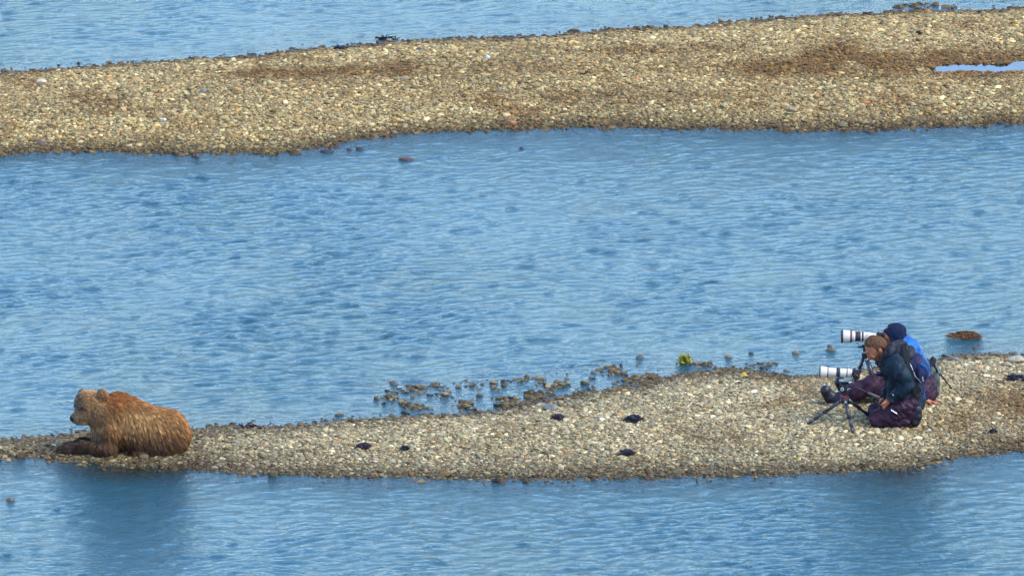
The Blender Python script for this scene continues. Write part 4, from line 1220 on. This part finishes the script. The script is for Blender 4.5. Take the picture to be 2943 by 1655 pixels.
# farther camera
d2 = 1.03
c2, a, b_ = camera('white super-telephoto lens with a wide hood on the farther tripod', d2, (925, 256), (522, 252), .06,
    [(0.0, .055, .0625, .0625, 'lens_hood_rim', RUBB), (.056, .255, .0615, .060, 'lens_hood', WHITE), (.256, .29, .0625, .061, 'dark_band', RUBB),
     (.291, .385, .052, .051, 'lens_barrel', WHITE), (.386, .53, .049, .047, 'focus_ring', RUBB), (.531, .565, .046, .046, 'lens_barrel', WHITE),
     (.566, .61, .0475, .0475, 'dark_band', RUBB), (.611, .80, .044, .041, 'lens_barrel', WHITE), (.801, .96, .040, .028, 'lens_tail', WHITE),
     (.961, 1.0, .031, .030, 'lens_mount', RUBB)], None)
lathe('red_ring', P(622, 253, d2), P(627, 253, d2), [(0, .0618), (1, .0618)], RED, c2, 32)
cam_body(c2, d2, (950, 262), .06, .095)
block('lens_foot', P(800, 332, d2), (.14, .026, .014), (0, 0, 0), WHITE, c2, .004)
for xx in (770, 835): tube('foot_post', [P(xx, 300, d2), P(xx, 332, d2)], .012, WHITE, c2, 8)
lathe('knob', P(812, 240, d2 - .046), P(812, 240, d2 - .052), [(0, .009), (1, .009)], MET, c2, 12)

def leg(tp, top, foot, r=.0165):
    top, foot = Vector(top), Vector(foot); L = top.lerp
    lg = tube('leg', [top, top.lerp(foot, .46)], [r, r], CARB, tp, 12)
    tube('leg_lock', [top.lerp(foot, .44), top.lerp(foot, .50)], r * 1.2, RUBB, lg, 12).parent = lg
    tube('lower_tube', [top.lerp(foot, .50), top.lerp(foot, .74)], r * .82, CARB, lg, 12)
    tube('leg_lock', [top.lerp(foot, .72), top.lerp(foot, .78)], r * 1.05, RUBB, lg, 12)
    tube('foot_tube', [top.lerp(foot, .78), top.lerp(foot, .96)], r * .95, CARB, lg, 12)
    tube('rubber_foot', [top.lerp(foot, .95), foot], [r * 1.0, r * .75], RUBB, lg, 12)
    return lg
t1 = thing('tripod', F_(560, .10), 'short black tripod with a fluid head and red banded pan handle, nearer of the two', 'tripod', 'camera tripods')
hub = P(560, 945, .10)
lathe('hub', P(560, 915, .10), P(560, 985, .10), [(0, .030), (.3, .045), (.6, .045), (1, .028)], RUBB, t1, 20)
for (fx, fd, hx, hy, hd_) in ((145, .115, -32, 8, 0.0), (655, -.20, 12, 18, -.035), (868, .34, 34, 0, .02)):
    tp = hub + Vector((hx / UM, hd_, -hy / UM * 1.0)); leg(t1, tp, F_(fx, fd), .0175)
    lathe('leg_pivot', tp + Vector((0, -.026, .004)), tp + Vector((0, .026, .004)), [(0, .013), (1, .013)], MET, t1, 12)
block('fluid_head', P(560, 800, .10), (.088, .085, .075), (0, 0, 0), RUBB, t1, .012)
block('head_base', P(562, 872, .10), (.070, .07, .055), (0, 0, 0), BLACK, t1, .014)
lathe('pan_ring', P(556, 897, .10), P(556, 911, .10), [(0, .034), (1, .034)], RED, t1, 20)
lathe('head_top', P(560, 764, .10), P(560, 745, .10), [(0, .040), (1, .046)], BLACK, t1, 16)
block('head_plate', P(575, 738, .11), (.125, .055, .014), (0, .02, 0), MET, t1, .003)
lathe('drag_dial', P(537, 831, .055), P(537, 831, .045), [(0, .018), (1, .016)], MET, t1, 20)
lathe('drag_dial_cap', P(537, 831, .044), P(537, 831, .040), [(0, .009), (1, .008)], RUBB, t1, 16)
block('side_lever', P(605, 828, .05), (.035, .01, .012), (0, -.5, 0), MET, t1, .003)
hd1 = [P(590, 800, .04), P(700, 812, .02), P(820, 872, -.01), P(945, 922, -.03)]
tube('pan_handle', [hd1[0], hd1[1], hd1[2]], [.007, .007, .008], RUBB, t1, 10)
tube('handle_grip', [hd1[2], hd1[3]], [.0135, .0150], cloth('grey rubber grip', (.04, .055, .06), (.08, .10, .105), 80, .6), t1, 12)
for t_ in (.03, .97): tube('handle_band', [hd1[2].lerp(hd1[3], t_ - .03), hd1[2].lerp(hd1[3], t_ + .03)], .0165, RED, t1, 12)
lathe('handle_pivot', P(592, 800, .055), P(592, 800, .02), [(0, .014), (1, .014)], RUBB, t1, 14)

t2 = thing('tripod', F_(800, 1.05), 'taller dark tripod standing between the legs of the seated person', 'tripod', 'camera tripods')
d = 1.05
block('head_plate', P(765, 372, d), (.105, .05, .010), (0, .04, 0), BLACK, t2, .003)
block('head_clamp', P(785, 352, d), (.06, .05, .020), (0, 0, 0), BLACK, t2, .004)
lathe('head_stem', P(790, 380, d), P(785, 425, d), [(0, .022), (1, .020)], BLACK, t2, 16)
lathe('head_collar', P(785, 416, d), P(785, 428, d), [(0, .033), (1, .033)], MET, t2, 20)
block('shoulder', P(787, 455, d), (.062, .07, .060), (0, 0, 0), BLACK, t2, .01)
lathe('leg_cap', P(800, 492, d - .04), P(806, 512, d - .04), [(0, .022), (1, .022)], MET, t2, 16)
leg(t2, P(772, 478, d - .0), F_(620, d + .12), .0165)
leg(t2, P(800, 492, d - .03), F_(985, d - .26), .0235)
leg(t2, P(800, 480, d + .04), F_(900, d + .42), .0165)
# ================================================================== ROCKS, WEED AND DRIFTWOOD
def rock_mat():
    m, nt, b = new_mat('lone rock'); oi = N(nt, 'ShaderNodeObjectInfo'); g = N(nt, 'ShaderNodeNewGeometry')
    nz = N(nt, 'ShaderNodeTexNoise', Scale=28.0, Detail=6.0, Roughness=.65); nt.links.new(g.outputs['Position'], nz.inputs['Vector'])
    mr = N(nt, 'ShaderNodeMapRange'); mr.inputs['From Min'].default_value = .3; mr.inputs['From Max'].default_value = .7
    mr.inputs['To Min'].default_value = .5; mr.inputs['To Max'].default_value = 1.35; nt.links.new(nz.outputs['Fac'], mr.inputs[0])
    # a wet band where the river wets the stone
    sx_ = N(nt, 'ShaderNodeSeparateXYZ'); nt.links.new(g.outputs['Position'], sx_.inputs[0])
    wr = N(nt, 'ShaderNodeMapRange'); wr.inputs['From Min'].default_value = .0; wr.inputs['From Max'].default_value = .035
    wr.inputs['To Min'].default_value = .45; wr.inputs['To Max'].default_value = 1.0; nt.links.new(sx_.outputs['Z'], wr.inputs[0])
    mm = N(nt, 'ShaderNodeMath', operation='MULTIPLY'); nt.links.new(mr.outputs[0], mm.inputs[0]); nt.links.new(wr.outputs[0], mm.inputs[1])
    sc = N(nt, 'ShaderNodeVectorMath', operation='SCALE'); nt.links.new(oi.outputs['Color'], sc.inputs[0]); nt.links.new(mm.outputs[0], sc.inputs['Scale'])
    nt.links.new(sc.outputs[0], b.inputs['Base Color'])
    bp = N(nt, 'ShaderNodeBump', Strength=.6, Distance=.01); nt.links.new(nz.outputs['Fac'], bp.inputs['Height']); nt.links.new(bp.outputs[0], b.inputs['Normal'])
    b.inputs['Roughness'].default_value = .6
    return m
MAT_ROCK = rock_mat()

def rock(px, py, wd, hr, col, wetf, label, i):
    if wetf: x, y = rock_place(px, py); z = max(th(x, y), -.07)
    else: g = ground_at(px * K, (py + wd * hr * .25) * K); x, y, z = g
    w_ = wd * K * math.hypot(y, H_CAM) / FPX * .5 * 1.08; hh = w_ * hr
    if wetf: top = w_ * hr * 1.15 + .004; hh = (top - z) * .5; w_ *= 1.25
    bm = bmesh.new(); bmesh.ops.create_icosphere(bm, subdivisions=3, radius=1)
    rr = random.Random(i * 7 + 1); pl = [Vector((rr.gauss(0, 1), rr.gauss(0, 1), rr.gauss(0, .8))).normalized() for _ in range(9)]; of = [rr.uniform(.62, .95) for _ in pl]
    co = np.array([v.co for v in bm.verts]); nz = fbm(co[:, 0] * 1.6 + i, co[:, 1] * 1.6, co[:, 2] * 1.6, 3, 500 + i)
    for v, q in zip(bm.verts, nz):
        c = v.co * (1 + .28 * q)
        for n_, o_ in zip(pl, of):
            e = c.dot(n_) - o_
            if e > 0: c = c - n_ * e * .85
        v.co = Vector((c.x * w_ * 1.12, c.y * w_ * .85, c.z * hh * (1.0 if wetf else 1.1)))
    for f in bm.faces: f.smooth = True
    me = bpy.data.meshes.new('rock'); bm.to_mesh(me); bm.free()
    o = link('rock', me, MAT_ROCK); o.location = (x, y, z + hh * (1.0 if wetf else .55)); o.rotation_euler = (0, 0, rr.uniform(-.4, .4)); o.color = (*col, 1)
    tag(o, label, 'rock')
for i, r_ in enumerate(ROCKS): rock(*r_, i)

def clump(name, label, cat, c, w_, d_, h_, n, mat, seed, upright=0.0, wid=.012, leaf=0):
    """a heap of tangled fronds: each frond is a short folded ribbon"""
    r = np.random.default_rng(seed); V, F = [], []
    for i in range(n):
        a = r.uniform(0, 6.283); q = math.sqrt(r.random()) * .78 * (.72 + .38 * math.sin(2 * a + seed) * math.sin(5 * a + seed * 2) + .18 * math.sin(9 * a + seed))
        p = Vector((c[0] + math.cos(a) * q * w_, c[1] + math.sin(a) * q * d_, c[2]))
        hgt = h_ * (1 - q ** 2) * r.uniform(.25, 1.0) * (1 - .35 * abs(math.sin(a * 3 + seed)))
        dr = r.uniform(0, 6.283); L = r.uniform(.35, .9) * min(w_, d_ * 1.5) * (.8 if upright else 1.0)
        dv = Vector((math.cos(dr), math.sin(dr) * .8, 0)); sd = Vector((-dv.y, dv.x, r.normal(0, .5))).normalized()
        p = p + Vector((0, 0, hgt * (.5 if upright else 1)))
        k = 5; prev = None
        for s_ in range(k):
            t = s_ / (k - 1); up = math.sin(t * math.pi * (.55 if upright else .9)) * hgt * (1.4 if upright else .35)
            pt = p + dv * (L * (t - .35)) + Vector((0, 0, up - (0 if upright else t * hgt * .7)))
            pt.z = max(pt.z, c[2] - .004)
            ww = wid * (1 - .75 * t if not leaf else math.sin(.25 + t * 2.7)) * r.uniform(.7, 1.2)
            V += [tuple(pt - sd * ww), tuple(pt + sd * ww)]
            if s_: b = len(V) - 4; F.append((b, b + 1, b + 3, b + 2))
    me = bpy.data.meshes.new(name); me.from_pydata(V, [], F); me.update()
    o = link(name, me, mat)
    o.modifiers.new('thickness', 'SOLIDIFY').thickness = .002
    return tag(o, label, cat)

WEED = cloth('black dried seaweed', (.002, .002, .006), (.008, .008, .022), 40, .55, .3, .3)
WEEDP = cloth('purple dried seaweed', (.008, .002, .008), (.022, .007, .022), 40, .6, .3, .3)
WEEDB = cloth('rusty brown weed', (.045, .018, .006), (.12, .058, .02), 30, .8, .3, .3)
WEEDG = cloth('yellow green water weed', (.12, .14, .01), (.38, .36, .04), 14, .6, .3, .3)
WEEDD = cloth('dark green painted shade weed', (.01, .02, .01), (.04, .055, .015), 14, .6, .3, .3)
for (px, py, wu, dm, hu, m, lab) in (
        (914, 1123, 27, .10, .045, WEEDP, 'long purple black clump of dried seaweed, farthest left on the near bar'),
        (1019, 1129, 16, .06, .050, WEED, 'small black seaweed clump right of the long purple one'),
        (1405, 1051, 20, .09, .050, WEEDP, 'dull purple seaweed heap beside the big pale grey rock'),
        (1594, 1056, 31, .13, .070, WEED, 'largest black seaweed heap, in the middle of the near bar'),
        (1578, 1140, 27, .11, .055, WEED, 'flat black seaweed clump nearest the lower waterline'),
        (2558, 952, 38, .13, .050, WEED, 'black seaweed streak at the right edge of the near bar'),
        (2499, 1086, 13, .05, .045, WEED, 'tiny black seaweed knot right of the people'),
        (852, 124, 20, .10, .060, WEED, 'black seaweed heap against the black rock on the far bar'),
        (2311, 85, 12, .06, .050, WEEDP, 'small dark purple weed lump high on the right of the far bar')):
    g = ground_at(px * K, (py + 3) * K)
    clump('seaweed_clump', lab, 'seaweed', (g.x, g.y, g.z + .012), wu * K / 300 * .85, dm * 1.05, hu * .70, 260, m, px, wid=.011)
# mat of brown weed lying on a shoal
x, y = rock_place(2428, 847)
clump('weed_mat', 'long rusty brown mat of weed lying in the water beyond the people', 'weed mat', (x, y, .0), 58 * K / 300, .12, .060, 520, WEEDB, 9, wid=.008)
# green plant
x, y = rock_place(1722, 912)
g1 = clump('water_plant', 'yellow green water plant standing in the shallows behind the near bar', 'plant', (x, y, -.02), .11, .06, .085, 60, WEEDG, 10, upright=1, wid=.010, leaf=1)
g2 = clump('shaded_leaves', None, None, (x + .01, y + .02, -.02), .08, .05, .05, 16, WEEDD, 11, upright=1, wid=.013, leaf=1)  # shade inside the plant, put into a darker leaf colour
g2.parent = g1

WOOD = cloth('wet dark driftwood', (.012, .006, .006), (.05, .028, .018), 30, .7, .5, .3)
def twig(label, c, half, seed, dz=.02, sub=3, r0=.008):
    rr = random.Random(seed); c = Vector(c)
    pts = [c + Vector((half * (t * 2 - 1), rr.uniform(-.03, .03), dz + rr.uniform(-.012, .014))) for t in (0, .2, .4, .6, .8, 1)]
    st = tube('driftwood', pts, [r0, r0 * 1.3, r0 * 1.4, r0 * 1.2, r0 * .9, r0 * .4], WOOD, None, 7); tag(st, label, 'driftwood')
    for i in range(sub):
        p = pts[1 + i % 4]; q = p + Vector((rr.uniform(-.09, .09), rr.uniform(-.1, .06), rr.uniform(.02, .06)))
        tube('branch', [p, p.lerp(q, .5) + Vector((0, 0, .01)), q], [r0 * .8, r0 * .6, r0 * .3], WOOD, st, 6)
    return st
x, y = rock_place(975, 99); twig('dark red driftwood branch floating above the far bar', (x, y, .0), .14, 1, .012, 6, .010)
g = ground_at(628 * K, 1076 * K); twig('black forked stick at the water just right of the bear', (g.x, g.y, max(g.z, 0)), .10, 2, .02, 5, .009)
x, y = rock_place(1250, 1211); twig('short dark stick floating off the near bar\'s lower edge', (x, y, .0), .045, 3, .008, 1, .009)
g = ground_at(1475 * K, 190 * K); twig('thin brown stick lying in the middle of the far bar', (g.x, g.y, g.z), .07, 4, .03, 2, .006)
g = ground_at(2172 * K, 1178 * K); twig('little dark stick on the near bar\'s lower edge below the tripod', (g.x, g.y, g.z), .05, 5, .025, 2, .006)
# autumn leaves on the bar
LEAF = cloth('yellow leaf', (.30, .20, .02), (.45, .32, .04), 40, .6, .2, .3)
def leaf(label, px, py, L, seed):
    g = ground_at(px * K, py * K); rr = random.Random(seed); V, F = [], []
    for i in range(9):
        t = i / 8; w_ = L * .36 * math.sin(math.pi * min(1, t * 1.05)) ** .8; zz = .02 + L * .25 * math.sin(t * 2.6)
        for s_ in (-1, 0, 1): V.append((L * (t - .5), s_ * w_, zz + abs(s_) * w_ * .5))
    for i in range(8):
        for s_ in (0, 1): a_ = i * 3 + s_; F.append((a_, a_ + 3, a_ + 4, a_ + 1))
    me = bpy.data.meshes.new('leaf'); me.from_pydata(V, [], F); me.update()
    for p in me.polygons: p.use_smooth = True
    o = link('leaf', me, LEAF); o.location = g; o.rotation_euler = (.35, 0, rr.uniform(-.5, .5)); o.modifiers.new('t', 'SOLIDIFY').thickness = .001
    tag(o, label, 'leaf')
leaf('large yellow leaf on the near bar\'s top edge left of the people', 1871, 952, .09, 1)
leaf('small yellow leaf below the tripod near the waterline', 2010, 1159, .05, 2)
